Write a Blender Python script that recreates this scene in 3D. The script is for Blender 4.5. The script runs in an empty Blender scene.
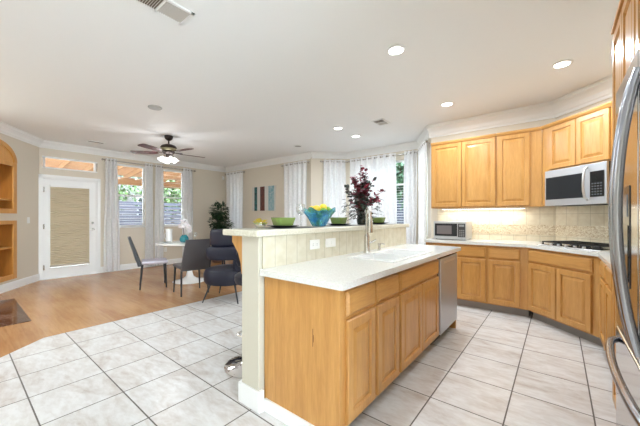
import bpy, bmesh, math, random
from math import radians, sin, cos, pi
from mathutils import Vector, Matrix
random.seed(7)
S = bpy.context.scene
C = S.collection

# ------------------------------------------------------------------ camera, sky, light, exposure
CAM_YAW = 0.677
cam_data = bpy.data.cameras.new('camera')
cam_data.sensor_width = 36; cam_data.lens = 296.0/640*36
cam_data.shift_y = 4/640
cam_data.clip_start = 0.02
cam = bpy.data.objects.new('camera', cam_data); C.objects.link(cam)
cam.location = (0, 0, 1.25); cam.rotation_euler = (pi/2, 0, CAM_YAW - pi/2)
S.camera = cam

world = bpy.data.worlds.new('sky'); S.world = world; world.use_nodes = True
bg = world.node_tree.nodes['Background']
bg.inputs[0].default_value = (0.74, 0.88, 1.0, 1); bg.inputs[1].default_value = 8.5

sun_data = bpy.data.lights.new('sun', 'SUN'); sun_data.energy = 4.5; sun_data.angle = radians(2)
sun_data.color = (1, .93, .82)
sun = bpy.data.objects.new('sun', sun_data); C.objects.link(sun)
sun.rotation_euler = (radians(-22), radians(14), 0)

S.view_settings.view_transform = 'Standard'; S.view_settings.look = 'None'
S.view_settings.gamma = 1; S.view_settings.use_curve_mapping = False
S.view_settings.exposure = 1.05
DOWNLIGHT_W = 11
FILL_W = 0.85
UNDER_W = 1.6

CEIL = 2.76

# ------------------------------------------------------------------ helpers
def srgb(r, g, b):
    f = lambda c: (c/255/12.92) if c/255 <= .04045 else ((c/255+.055)/1.055)**2.4
    return (f(r), f(g), f(b), 1)

class MB:
    def __init__(s): s.bm = bmesh.new()
    def box(s, x0, y0, z0, x1, y1, z1, M=None):
        if x0 > x1: x0, x1 = x1, x0
        if y0 > y1: y0, y1 = y1, y0
        if z0 > z1: z0, z1 = z1, z0
        v = [Vector(p) for p in ((x0,y0,z0),(x1,y0,z0),(x1,y1,z0),(x0,y1,z0),(x0,y0,z1),(x1,y0,z1),(x1,y1,z1),(x0,y1,z1))]
        if M: v = [M @ p for p in v]
        v = [s.bm.verts.new(p) for p in v]
        for f in ((0,3,2,1),(4,5,6,7),(0,1,5,4),(1,2,6,5),(2,3,7,6),(3,0,4,7)): s.bm.faces.new([v[i] for i in f])
        return s
    def bevbox(s, x0, y0, z0, x1, y1, z1, b=.005, seg=2, M=None):
        t = bmesh.new(); bmesh.ops.create_cube(t, size=1)
        for v in t.verts:
            v.co = Vector(((x0+x1)/2+v.co.x*(x1-x0), (y0+y1)/2+v.co.y*(y1-y0), (z0+z1)/2+v.co.z*(z1-z0)))
        bmesh.ops.bevel(t, geom=list(t.edges), offset=b, segments=seg, affect='EDGES', profile=.5)
        if M: bmesh.ops.transform(t, matrix=M, verts=t.verts)
        s.join(t); return s
    def join(s, t):
        m = bpy.data.meshes.new('t'); t.to_mesh(m); t.free(); s.bm.from_mesh(m); bpy.data.meshes.remove(m)
    def prism(s, pts, z0, z1, M=None):
        lo = [Vector((p[0], p[1], z0)) for p in pts]; hi = [Vector((p[0], p[1], z1)) for p in pts]
        if M: lo = [M @ p for p in lo]; hi = [M @ p for p in hi]
        lo = [s.bm.verts.new(p) for p in lo]; hi = [s.bm.verts.new(p) for p in hi]
        n = len(pts)
        s.bm.faces.new(lo[::-1]); s.bm.faces.new(hi)
        for i in range(n): s.bm.faces.new([lo[i], lo[(i+1)%n], hi[(i+1)%n], hi[i]])
        return s
    def lathe(s, prof, n=28, M=None, close=True, ell=(1, 1)):
        rings = []
        for r, z in prof:
            ring = []
            for i in range(n):
                a = 2*pi*i/n; p = Vector((r*cos(a)*ell[0], r*sin(a)*ell[1], z))
                ring.append(s.bm.verts.new(M @ p if M else p))
            rings.append(ring)
        for a, b in zip(rings, rings[1:]):
            for i in range(n): s.bm.faces.new([a[i], a[(i+1)%n], b[(i+1)%n], b[i]])
        if close:
            s.bm.faces.new(rings[0][::-1]); s.bm.faces.new(rings[-1])
        return s
    def tube(s, pts, r, n=10, cap=True, flat=1.0):
        pts = [Vector(p) for p in pts]; rs = r if isinstance(r, (list, tuple)) else [r]*len(pts)
        rings = []; up = None
        for i, p in enumerate(pts):
            d = (pts[min(i+1, len(pts)-1)]-pts[max(i-1, 0)]).normalized()
            if up is None: up = Vector((0,0,1)) if abs(d.z) < .9 else Vector((1,0,0))
            a = d.cross(up).normalized(); b = a.cross(d).normalized(); up = b
            rings.append([s.bm.verts.new(p + (a*cos(2*pi*k/n) + b*sin(2*pi*k/n)*flat)*rs[i]) for k in range(n)])
        for a, b in zip(rings, rings[1:]):
            for k in range(n): s.bm.faces.new([a[k], a[(k+1)%n], b[(k+1)%n], b[k]])
        if cap: s.bm.faces.new(rings[0][::-1]); s.bm.faces.new(rings[-1])
        return s
    def panel(s, x0, z0, x1, z1, rings, y=0):
        """concentric rectangles (inset, height towards the viewer) = door and drawer profile"""
        prev = None
        for ins, t in rings:
            r = [s.bm.verts.new((px, y-t, pz)) for px, pz in ((x0+ins,z0+ins),(x1-ins,z0+ins),(x1-ins,z1-ins),(x0+ins,z1-ins))]
            if prev:
                for i in range(4): s.bm.faces.new([prev[i], prev[(i+1)%4], r[(i+1)%4], r[i]])
            else: s.bm.faces.new(r[::-1])
            prev = r
        s.bm.faces.new(prev); return s
    def leaf(s, p, d, up, L, W):
        d = d.normalized(); side = d.cross(up)
        if side.length < .01: side = Vector((1,0,0))
        side.normalize(); nrm = side.cross(d)
        v = [p, p+d*L*.35+side*W*.5-nrm*W*.1, p+d*L*.75+side*W*.35, p+d*L-nrm*W*.25, p+d*L*.75-side*W*.35, p+d*L*.35-side*W*.5-nrm*W*.1, p+d*L*.5+nrm*W*.08]
        v = [s.bm.verts.new(q) for q in v]
        for i in range(6): s.bm.faces.new([v[6], v[i], v[(i+1)%6]])
    def build(s, name, mat, parent=None, smooth=False, loc=None, rz=None):
        bmesh.ops.recalc_face_normals(s.bm, faces=s.bm.faces)
        m = bpy.data.meshes.new(name); s.bm.to_mesh(m); s.bm.free()
        if smooth:
            for p in m.polygons: p.use_smooth = True
            try: m.set_sharp_from_angle(angle=radians(38))
            except Exception: pass
        o = bpy.data.objects.new(name, m); C.objects.link(o); m.materials.append(mat)
        if parent: o.parent = parent
        if loc: o.location = loc
        if rz is not None: o.rotation_euler.z = rz
        return o

def tag(o, label, cat, group=None, kind=None):
    o['label'] = label; o['category'] = cat
    if group: o['group'] = group
    if kind: o['kind'] = kind
    return o
def thing(name, label, cat, loc=(0,0,0), rz=0, group=None):
    o = bpy.data.objects.new(name, None); C.objects.link(o); o.empty_display_size = .05
    o.location = loc; o.rotation_euler = (0, 0, rz)
    return tag(o, label, cat, group)
def struct(o, label=None):
    o['kind'] = 'structure'
    if label: o['label'] = label
    return o
def dup(root, loc, rz, label, group=None):
    r = root.copy(); C.objects.link(r); r.location = loc; r.rotation_euler = (0, 0, rz); r['label'] = label
    if group: r['group'] = group
    for ch in list(root.children):
        c = ch.copy(); C.objects.link(c); c.parent = r
        for g in list(ch.children):
            d = g.copy(); C.objects.link(d); d.parent = c
    return r

# ------------------------------------------------------------------ materials
def base(name, col, rough=.5, metal=0, spec=.5, **kw):
    m = bpy.data.materials.new(name); m.use_nodes = True
    b = m.node_tree.nodes['Principled BSDF']
    b.inputs['Base Color'].default_value = col if len(col) == 4 else (*col, 1)
    b.inputs['Roughness'].default_value = rough; b.inputs['Metallic'].default_value = metal
    b.inputs['Specular IOR Level'].default_value = spec
    for k, v in kw.items(): b.inputs[k.replace('_', ' ')].default_value = v
    return m
def nodes(m): return m.node_tree.nodes, m.node_tree.links, m.node_tree.nodes['Principled BSDF']
def coords(m, scale=(1,1,1), rot=(0,0,0), kind='Object'):
    N, L, B = nodes(m)
    t = N.new('ShaderNodeTexCoord'); mp = N.new('ShaderNodeMapping')
    mp.inputs['Scale'].default_value = scale; mp.inputs['Rotation'].default_value = rot
    L.new(t.outputs[kind], mp.inputs[0]); return mp.outputs[0]
def noise(m, vec, scale, detail=4, rough=.5, dist=0):
    N, L, B = nodes(m); n = N.new('ShaderNodeTexNoise')
    n.inputs['Scale'].default_value = scale; n.inputs['Detail'].default_value = detail
    n.inputs['Roughness'].default_value = rough; n.inputs['Distortion'].default_value = dist
    L.new(vec, n.inputs['Vector']); return n.outputs['Fac']
def ramp(m, fac, stops):
    N, L, B = nodes(m); r = N.new('ShaderNodeValToRGB'); e = r.color_ramp.elements
    while len(e) < len(stops): e.new(.5)
    for i, (p, c) in enumerate(stops): e[i].position = p; e[i].color = c
    L.new(fac, r.inputs[0]); return r.outputs[0]
def mix(m, fac, a, b, mode='MIX'):
    N, L, B = nodes(m); x = N.new('ShaderNodeMix'); x.data_type = 'RGBA'; x.blend_type = mode
    if isinstance(fac, (int, float)): x.inputs[0].default_value = fac
    else: L.new(fac, x.inputs[0])
    for s, v in ((6, a), (7, b)):
        if isinstance(v, tuple): x.inputs[s].default_value = v
        else: L.new(v, x.inputs[s])
    return x.outputs[2]
def bump(m, h, strength=.2, dist=.01):
    N, L, B = nodes(m); b = N.new('ShaderNodeBump'); b.inputs['Strength'].default_value = strength
    b.inputs['Distance'].default_value = dist; L.new(h, b.inputs['Height']); L.new(b.outputs[0], B.inputs['Normal'])
def setcol(m, out): N, L, B = nodes(m); L.new(out, B.inputs['Base Color'])
def math_(m, op, a, b=None, c=None):
    N, L, B = nodes(m); x = N.new('ShaderNodeMath'); x.operation = op
    for i, v in enumerate((a, b, c)):
        if v is None: continue
        if isinstance(v, (int, float)): x.inputs[i].default_value = v
        else: L.new(v, x.inputs[i])
    return x.outputs[0]

def wood(name, c1, c2, axis='z', rough=.28, fine=1.0):
    m = base(name, c1, rough)
    sc = {'z': (9, 9, .9), 'x': (.9, 9, 9), 'y': (9, .9, 9)}[axis]
    v = coords(m, sc)
    a = noise(m, v, 2.2*fine, 5, .6, .6); f = noise(m, v, 14*fine, 3, .5)
    col = ramp(m, a, [(.3, c1), (.7, c2)])
    col = mix(m, .22, col, ramp(m, f, [(.35, tuple(x*.82 for x in c1[:3])+(1,)), (.65, c2)]))
    setcol(m, col); return m
M_maple = wood('maple', srgb(184,130,66), srgb(208,156,90))
M_maple_h = wood('maple_crosswise', srgb(184,130,66), srgb(208,156,90), 'x')
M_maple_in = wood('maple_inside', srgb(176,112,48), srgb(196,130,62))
M_niche = wood('honey_oak', srgb(198,138,66), srgb(214,156,84))
M_wall = base('beige_paint', srgb(218,208,191), .7)
bump(M_wall, noise(M_wall, coords(M_wall), 90, 2), .04, .002)
M_halfwall = base('pale_beige_paint', srgb(202,196,179), .6)
M_white = base('white_trim', srgb(240,240,238), .4)
M_ceiling = base('ceiling_paint', srgb(242,242,241), .85)
bump(M_ceiling, noise(M_ceiling, coords(M_ceiling), 60, 3), .05, .003)
M_steel = base('stainless', (.52,.52,.54), .13, 1)
_v = coords(M_steel, (1, 1, 60)); bump(M_steel, noise(M_steel, _v, 8, 2), .02, .001)
M_steel_b = base('brushed_stainless', (.55,.56,.58), .42, .9)
M_steel_dark = base('dark_stainless', (.36,.37,.40), .22, 1)
M_steel_l = base('light_stainless', (.66,.66,.66), .34, 1)
M_chrome = base('chrome', (.8,.8,.8), .06, 1)
M_nickel = base('brushed_nickel', (.6,.58,.55), .25, 1)
M_black = base('black_gloss', (.012,.012,.013), .12)
M_blackm = base('black_iron', (.02,.02,.021), .45)
M_darkplastic = base('dark_plastic', (.03,.03,.032), .35)
M_glassblack = base('dark_glass', (.02,.022,.025), .05)
M_porcelain = base('white_porcelain', srgb(244,244,242), .12)
M_plate_dark = base('dark_stoneware', srgb(48,52,50), .25)
M_green = base('green_ceramic', srgb(134,156,84), .22)
M_lemon = base('lemon_skin', srgb(240,206,60), .4)
bump(M_lemon, noise(M_lemon, coords(M_lemon), 160, 2), .15, .001)
M_lime = base('lime_skin', srgb(128,170,48), .4)
M_yellow = base('yellow_petal', srgb(226,204,50), .5)
M_teal = base('teal_glaze', srgb(20,120,130), .15)
M_petal = base('white_petal', srgb(244,236,236), .5, Subsurface_Weight=.2)
M_stem = base('dark_stem', srgb(92,44,38), .6)
M_stemg = base('brown_stem', srgb(82,66,46), .7)
M_navy = base('navy_leather', srgb(22,25,46), .5)
bump(M_navy, noise(M_navy, coords(M_navy), 120, 3), .1, .002)
M_chairgrey = base('charcoal_leather', srgb(86,82,84), .5)
M_chairdark = base('black_leather', srgb(42,44,48), .45)
M_lavseat = base('pale_grey_seat_cloth', srgb(196,192,204), .7)
M_rubber = base('grey_toe_kick', srgb(150,146,142), .5)
M_bronze = base('oil_bronze', srgb(58,48,44), .35, .6)
M_bronze_l = base('antique_brass_band', srgb(150,142,110), .35, .5)
M_blade = base('mahogany_blade', srgb(74,26,28), .22)
M_lampglass = base('frosted_lamp_glass', (1,1,1), .3, Emission_Color=(1,.96,.88,1), Emission_Strength=.8)
M_bulb = base('lit_lamp', (1,1,1), .5, Emission_Color=(1,.97,.92,1), Emission_Strength=7)
M_strip = base('lit_strip', (1,1,1), .5, Emission_Color=(1,.97,.9,1), Emission_Strength=5)
M_plastic = base('white_plastic', srgb(238,238,234), .35)
M_slot = base('dark_slot', (.05,.05,.05), .6)
M_ventdark = base('vent_shadow_brown', srgb(96,80,66), .7)
M_ventslat = base('vent_slat', srgb(200,194,186), .5)
M_cord = base('cord_white', srgb(226,224,218), .6)

def glass(name, col=(1,1,1,1), rough=0.0, thin=True):
    m = bpy.data.materials.new(name); m.use_nodes = True; N = m.node_tree.nodes; L = m.node_tree.links
    for n in list(N):
        if n.type != 'OUTPUT_MATERIAL': N.remove(n)
    o = [n for n in N if n.type == 'OUTPUT_MATERIAL'][0]
    t = N.new('ShaderNodeBsdfTransparent'); t.inputs[0].default_value = col
    g = N.new('ShaderNodeBsdfGlossy'); g.inputs['Roughness'].default_value = rough+.02
    f = N.new('ShaderNodeFresnel'); f.inputs[0].default_value = 1.2
    x = N.new('ShaderNodeMixShader'); L.new(f.outputs[0], x.inputs[0]); L.new(t.outputs[0], x.inputs[1]); L.new(g.outputs[0], x.inputs[2])
    L.new(x.outputs[0], o.inputs[0]); return m
M_pane = glass('window_glass', (.96,.98,.98,1))
M_clear = glass('clear_glassware', (.97,.98,.98,1))
_x = [n for n in M_clear.node_tree.nodes if n.type == 'MIX_SHADER'][0]
for _l in list(_x.inputs[0].links): M_clear.node_tree.links.remove(_l)
_x.inputs[0].default_value = .16
[n for n in M_clear.node_tree.nodes if n.type == 'BSDF_GLOSSY'][0].inputs['Roughness'].default_value = .12

def sheer(name, col, transp=.25, transl=.55):
    m = bpy.data.materials.new(name); m.use_nodes = True; N = m.node_tree.nodes; L = m.node_tree.links
    for n in list(N):
        if n.type != 'OUTPUT_MATERIAL': N.remove(n)
    o = [n for n in N if n.type == 'OUTPUT_MATERIAL'][0]
    tr = N.new('ShaderNodeBsdfTransparent'); tl = N.new('ShaderNodeBsdfTranslucent'); df = N.new('ShaderNodeBsdfDiffuse')
    tc = N.new('ShaderNodeTexCoord'); mp = N.new('ShaderNodeMapping'); mp.inputs['Scale'].default_value = (1,1,.7)
    nz = N.new('ShaderNodeTexNoise'); nz.inputs['Scale'].default_value = 34; nz.inputs['Detail'].default_value = 3
    L.new(tc.outputs['Object'], mp.inputs[0]); L.new(mp.outputs[0], nz.inputs['Vector'])
    rp = N.new('ShaderNodeValToRGB'); rp.color_ramp.elements[0].position = .42; rp.color_ramp.elements[1].position = .6
    rp.color_ramp.elements[0].color = tuple(c*.93 for c in col[:3])+(1,); rp.color_ramp.elements[1].color = col
    L.new(nz.outputs['Fac'], rp.inputs[0]); L.new(rp.outputs[0], tl.inputs[0]); L.new(rp.outputs[0], df.inputs[0])
    a = N.new('ShaderNodeMixShader'); a.inputs[0].default_value = transl; L.new(df.outputs[0], a.inputs[1]); L.new(tl.outputs[0], a.inputs[2])
    b = N.new('ShaderNodeMixShader'); b.inputs[0].default_value = transp; L.new(a.outputs[0], b.inputs[1]); L.new(tr.outputs[0], b.inputs[2])
    L.new(b.outputs[0], o.inputs[0]); return m
M_sheer = sheer('sheer_white_cloth', srgb(250,249,249), .07, .22)
M_shade = base('cellular_shade_cloth', srgb(206,192,166), .8)
M_blueglass = base('aqua_blue_glass', srgb(30,130,200), .08, Transmission_Weight=.8, IOR=1.35)
setcol(M_blueglass, ramp(M_blueglass, noise(M_blueglass, coords(M_blueglass), 9, 3, .5, 1.2), [(.35, srgb(80,165,228)), (.5, srgb(130,215,245)), (.62, srgb(180,240,225))]))

def leafmat(name, a, b):
    m = base(name, a, .42)
    setcol(m, ramp(m, noise(m, coords(m), 11, 2), [(.42, a), (.58, b)])); return m
M_ficus = leafmat('green_leaf', srgb(24,50,28), srgb(44,76,42))
M_burg = leafmat('burgundy_leaf', srgb(164,60,82), srgb(96,38,54))
M_dkleaf = leafmat('dark_green_leaf', srgb(44,62,50), srgb(66,60,56))
M_tree = leafmat('garden_leaf', srgb(70,100,46), srgb(100,124,66))

# quartz
M_quartz = base('white_quartz', srgb(232,231,226), .12)
setcol(M_quartz, ramp(M_quartz, noise(M_quartz, coords(M_quartz), 120, 3, .6), [(.35, srgb(212,211,205)), (.65, srgb(228,227,222))]))
M_bartop = base('cream_solid_top', srgb(226,222,204), .22)
setcol(M_bartop, ramp(M_bartop, noise(M_bartop, coords(M_bartop), 90, 3, .6), [(.35, srgb(206,200,180)), (.65, srgb(222,218,202))]))

# floor tile: square tiles on the world grid
def grid_lines(m, comp, origin, pitch, w):
    a = math_(m, 'SUBTRACT', comp, origin-100*pitch)
    a = math_(m, 'DIVIDE', a, pitch); fr = math_(m, 'FRACT', a); cell = math_(m, 'FLOOR', a)
    d = math_(m, 'MINIMUM', fr, math_(m, 'SUBTRACT', 1.0, fr))
    return math_(m, 'LESS_THAN', d, w/pitch/2), cell
def tile_material():
    m = base('ceramic_tile', srgb(214,208,200), .2); N, L, B = nodes(m)
    tc = N.new('ShaderNodeTexCoord'); sp = N.new('ShaderNodeSeparateXYZ'); L.new(tc.outputs['Object'], sp.inputs[0])
    gx, cx = grid_lines(m, sp.outputs[0], .331, .4375, .0085)
    gy, cy = grid_lines(m, sp.outputs[1], 1.122, .4325, .0085)
    g = math_(m, 'MAXIMUM', gx, gy)
    cb = N.new('ShaderNodeCombineXYZ'); L.new(cx, cb.inputs[0]); L.new(cy, cb.inputs[1])
    wn = N.new('ShaderNodeTexWhiteNoise'); L.new(cb.outputs[0], wn.inputs['Vector'])
    off = N.new('ShaderNodeVectorMath'); off.operation = 'MULTIPLY_ADD'
    L.new(wn.outputs['Color'], off.inputs[0]); off.inputs[1].default_value = (9,9,9); L.new(tc.outputs['Object'], off.inputs[2])
    mp = N.new('ShaderNodeMapping'); mp.inputs['Scale'].default_value = (3.4, 1.3, 1); mp.inputs['Rotation'].default_value = (0,0,.5); L.new(off.outputs[0], mp.inputs[0])
    n1 = noise(m, mp.outputs[0], 2.0, 6, .62, .8); n2 = noise(m, mp.outputs[0], 9, 4, .6, .4)
    col = ramp(m, n1, [(.30, srgb(184,172,162)), (.47, srgb(208,204,200)), (.62, srgb(218,217,215))])
    col = mix(m, .3, col, ramp(m, n2, [(.38, srgb(190,180,172)), (.6, srgb(220,218,216))]))
    col = mix(m, g, col, srgb(92,84,78)); setcol(m, col)
    L.new(math_(m, 'ADD', math_(m, 'MULTIPLY', g, .4), .27), B.inputs['Roughness'])
    bump(m, math_(m, 'SUBTRACT', 1.0, g), .25, .002); return m
M_tile = tile_material()
def plank_material():
    m = base('oak_laminate', srgb(190,150,108), .26); N, L, B = nodes(m)
    tc = N.new('ShaderNodeTexCoord'); mp = N.new('ShaderNodeMapping'); mp.inputs['Rotation'].default_value = (0,0,pi/2)
    L.new(tc.outputs['Object'], mp.inputs[0])
    br = N.new('ShaderNodeTexBrick'); br.offset = .37; br.inputs['Scale'].default_value = 1
    br.inputs['Brick Width'].default_value = 1.15; br.inputs['Row Height'].default_value = .125; br.inputs['Mortar Size'].default_value = .0012
    br.inputs['Color1'].default_value = srgb(156,108,68); br.inputs['Color2'].default_value = srgb(190,148,104); br.inputs['Mortar'].default_value = srgb(134,96,62)
    L.new(mp.outputs[0], br.inputs['Vector'])
    v = coords(m, (14, 1.2, 1)); g = noise(m, v, 2, 6, .65, .6)
    big = noise(m, coords(m, (2.2, .7, 1)), 1.6, 3)
    col = mix(m, .55, br.outputs['Color'], ramp(m, g, [(.3, srgb(132,86,50)), (.7, srgb(192,148,104))]))
    col = mix(m, .35, col, ramp(m, big, [(.35, srgb(146,100,62)), (.65, srgb(196,152,108))]))
    setcol(m, col); return m
M_plank = plank_material()
M_marble = base('dark_emperador_marble', srgb(84,54,44), .12)
_v = coords(M_marble); _n = noise(M_marble, _v, 5, 8, .7, 2.5)
setcol(M_marble, ramp(M_marble, _n, [(.3, srgb(34,20,18)), (.5, srgb(74,46,38)), (.56, srgb(140,116,100)), (.585, srgb(64,40,34)), (.8, srgb(40,26,24))]))

# wall tile materials (local x along the wall, z up)
def splash_material(name, tw, th, z0, c1, c2, grout, stag=0.0, kind='Object'):
    m = base(name, c1, .22); N, L, B = nodes(m)
    tc = N.new('ShaderNodeTexCoord'); sp = N.new('ShaderNodeSeparateXYZ'); L.new(tc.outputs[kind], sp.inputs[0])
    gx, cx = grid_lines(m, sp.outputs[0], 0.0, tw, .004); gz, cz = grid_lines(m, sp.outputs[2], z0, th, .004)
    g = math_(m, 'MAXIMUM', gx, gz)
    n1 = noise(m, tc.outputs[kind], 14, 4)
    col = ramp(m, n1, [(.35, c1), (.65, c2)]); col = mix(m, g, col, grout); setcol(m, col); return m
M_splash = splash_material('cream_wall_tile', .152, .152, .914+.225, srgb(226,214,188), srgb(236,227,204), srgb(188,176,150))
M_barsplash = splash_material('cream_bar_tile', .108, .5, .80, srgb(212,204,180), srgb(222,216,196), srgb(180,170,146))
M_band = base('mosaic_band', srgb(214,196,164), .3)
_v = coords(M_band, (1,1,1.4)); _n = noise(M_band, _v, 24, 4, .6, 2.2)
setcol(M_band, ramp(M_band, _n, [(.38, srgb(190,166,132)), (.5, srgb(222,206,176)), (.6, srgb(236,226,204))])); bump(M_band, _n, .5, .006)

# outside
M_beam = wood('patio_timber', srgb(140,100,66), srgb(176,132,92), 'x', .6)
M_post = wood('patio_post_timber', srgb(140,84,48), srgb(170,106,62), 'z', .6)
M_grass = base('garden_ground', srgb(120,114,104), .9)
M_fence = base('grey_fence_board', srgb(92,92,106), .7)
M_fencedark = base('dark_fence_board', srgb(64,60,68), .7)
M_stucco = base('neighbour_stucco', srgb(206,196,186), .8)
M_hedge = leafmat('hedge_leaf', srgb(50,82,56), srgb(84,116,80))
M_slat = base('blind_slat', srgb(242,242,240), .4)

# ------------------------------------------------------------------ the setting
DL = 0.4375
# corners of the walls (plan)
pA = Vector((1.08, 7.98)); d0 = (Vector((.494, 7.106)) - pA).normalized()
p0 = pA + d0*5.2
pB = Vector((5.314, 8.0)); pC = Vector((5.314, 4.48)); pD = Vector((5.884, 3.91)); pE = Vector((5.884, 2.12)); pF = Vector((5.06, 1.66))
pG = Vector((5.06, .02)); pH = Vector((4.105, -.935)); pI = Vector((.82, -.935))

def diag_edge(y): return .60 + (y-4.17)*(.33/.29)
mb = MB(); zf = -.02
mb.prism([(-3.2, -2.6), (6.6, -2.6), (6.6, 4.15), (.60, 4.15), (-1.6, 2.217), (-3.2, .81)], -.05, 0)
struct(mb.build('floor', M_tile), 'large square off-white ceramic tile floor of the kitchen')
mb = MB(); mb.prism([(.60, 4.15), (6.6, 4.15), (6.6, 8.25), (.4, 8.25), (-3.2, 5.6), (-3.2, .81), (-1.6, 2.217)], -.05, 0)
struct(mb.build('floor', M_plank), 'light oak plank floor of the dining end')
mb = MB(); mb.prism([(-3.2, -2.6), (6.6, -2.6), (6.6, 8.25), (.4, 8.25), (-3.2, 5.6)], CEIL, CEIL+.12)
struct(mb.build('ceiling', M_ceiling))

def wallframe(a, b):
    d = (b-a).normalized(); ang = math.atan2(d.y, d.x)
    return Matrix.Translation((a.x, a.y, 0)) @ Matrix.Rotation(ang, 4, 'Z'), (b-a).length, ang
def wall(name, a, b, openings=(), th=.14, mat=None, label=None, e0=0, e1=0):
    """room is on the right-hand side of a->b (local -y); thickness goes to +y"""
    M, L, ang = wallframe(a, b); mb = MB(); u = -e0
    for (u0, u1, zs) in openings:
        mb.box(u, 0, 0, u0, th, CEIL); z = 0
        for (z0, z1) in zs:
            if z0 > z: mb.box(u0, 0, z, u1, th, z0)
            z = z1
        mb.box(u0, 0, z, u1, th, CEIL); u = u1
    mb.box(u, 0, 0, L+e1, th, CEIL)
    o = mb.build(name, mat or M_wall); o.matrix_world = M; struct(o, label); return o
def strip(name, a, b, prof, mat=M_white, segs=None, label=None):
    """trim along the wall: prof = polygon of (out, z), out = distance into the room"""
    M, L, ang = wallframe(a, b); mb = MB()
    for (u0, u1) in (segs or [(0, L)]):
        lo = [mb.bm.verts.new((u0, -o_, z)) for o_, z in prof]; hi = [mb.bm.verts.new((u1, -o_, z)) for o_, z in prof]
        n = len(prof)
        mb.bm.faces.new(lo); mb.bm.faces.new(hi[::-1])
        for i in range(n): mb.bm.faces.new([lo[i], lo[(i+1)%n], hi[(i+1)%n], hi[i]])
    o = mb.build(name, mat); o.matrix_world = M; struct(o, label); return o

# wall runs (room on the right of the direction of travel)
NU0, NU1 = .70, 1.60       # niche range measured from the corner pA along W0
L0 = (pA-p0).length
wall('wall_left', p0, pA, [(L0-NU1, L0-NU0, [(.20, 1.19), (1.33, 2.18+.32)])], label='left wall with arched niche', e1=.1)
DX0, DX1 = 1.125-1.08, 2.03-1.08
W1X = (2.36-1.08, 3.02-1.08); W2X = (3.34-1.08, 4.00-1.08)
wall('wall_back', pA, pB, [(DX0, DX1, [(0, 2.045), (2.23, 2.47)]), (W1X[0], W1X[1], [(1.02, 2.50)]), (W2X[0], W2X[1], [(1.02, 2.50)])], label='back wall with glazed door and two windows', e1=.14)
WA = (8.0-7.78, 8.0-7.18); WB = (8.0-5.30, 8.0-4.70)
wall('wall_right', pB, pC, [(WA[0], WA[1], [(.9, 2.45)]), (WB[0], WB[1], [(.9, 2.45)])], label='dining wall with two narrow windows')
Lcd = (pD-pC).length
wall('wall_bay', pC, pD, [(.30, .72, [(.9, 2.45)])], label='angled bay wall', e0=.05, e1=.05)
wall('wall_nook', pD, pE, [(.12, 1.62, [(.9, 2.45)])], label='nook window wall')
wall('wall_return', pE, pF, [(.30, .62, [(.9, 2.45)])], label='return wall between nook and kitchen', e0=.05)
wall('wall_kitchen', pF, pG, label='kitchen wall behind the upper cabinets', e1=.05)
wall('wall_cooktop', pG, pH, label='angled wall behind the cooktop', e0=.05, e1=.05)
wall('wall_fridge', pH, pI, label='wall behind the fridge run')

pR = Vector((-2.9, -2.6)); pJ = Vector((.82, -2.6))
wall('wall_family', pR, p0, label='family room wall behind the camera', e0=.14)
wall('wall_rear', pJ, pR, [(.3, 1.9, [(.05, 2.4)])], label='rear wall behind the camera')  # unseen opening added to let sky light in behind the camera
wall('wall_side', pI, pJ, label='short wall beside the fridge')
crown = [(0, CEIL), (0, CEIL-.135), (.012, CEIL-.135), (.018, CEIL-.115), (.03, CEIL-.105), (.045, CEIL-.075), (.075, CEIL-.045), (.095, CEIL-.03), (.10, CEIL-.012), (.112, CEIL-.012), (.112, CEIL)]
basep = [(0, 0), (0, .135), (.010, .135), (.016, .12), (.016, 0)]
CR = [('left', p0, pA), ('back', pA, pB), ('right', pB, pC), ('bay', pC, pD), ('nook', pD, pE), ('return', pE, pF), ('kitchen', pF, pG), ('cooktop', pG, pH), ('fridge', pH, pI)]
for k, (n, a, b) in enumerate(CR):
    sc = 1.35 if n in ('kitchen', 'cooktop', 'fridge') else 1.0
    pr = [(o*sc, CEIL-(CEIL-z)*sc) for o, z in crown]
    M, L, ang = wallframe(a, b)
    strip('trim_%d' % (k+1), a, b, pr, segs=[(-.03, L+.03)], label='white crown moulding')
M_, Lb, _ = wallframe(pA, pB)
strip('baseboard_left', p0, pA, basep)
strip('baseboard_back', pA, pB, basep, segs=[(0, DX0-.06), (DX1+.06, Lb)])
strip('baseboard_right', pB, pC, basep)
strip('baseboard_bay', pC, pD, basep)
strip('baseboard_nook', pD, pE, basep)

# ------------------------------------------------------------------ windows and glazed door
def window(n, a, b, u0, u1, z0, z1, mullion=False, sill=True):
    M, L, ang = wallframe(a, b)
    w = MB(); t = .04
    for bx in ((u0, z0, u0+t, z1), (u1-t, z0, u1, z1), (u0, z0, u1, z0+t), (u0, z1-t, u1, z1)):
        w.box(bx[0], .05, bx[1], bx[2], .10, bx[3])
    if mullion: w.box((u0+u1)/2-.02, .05, z0, (u0+u1)/2+.02, .10, z1)
    else: w.box(u0, .055, (z0+z1)/2-.02, u1, .095, (z0+z1)/2+.02)
    o = w.build('window_%d' % n, M_white); o.matrix_world = M; struct(o)
    g = MB(); g.box(u0+t, .072, z0+t, u1-t, .076, z1-t); g.build('pane', M_pane, o)
    if sill:
        s = MB(); s.bevbox(u0-.03, -.03, z0-.025, u1+.03, .05, z0, .004); s.build('window_sill', M_white, o)
    return o
window(1, pA, pB, W1X[0], W1X[1], 1.02, 2.50)
window(2, pA, pB, W2X[0], W2X[1], 1.02, 2.50)
window(3, pB, pC, WA[0], WA[1], .9, 2.45)
window(4, pB, pC, WB[0], WB[1], .9, 2.45)
window(5, pC, pD, .30, .72, .9, 2.45)
window(6, pD, pE, .12, 1.62, .9, 2.45, True)
window(7, pE, pF, .30, .62, .9, 2.45, False, False)
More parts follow.
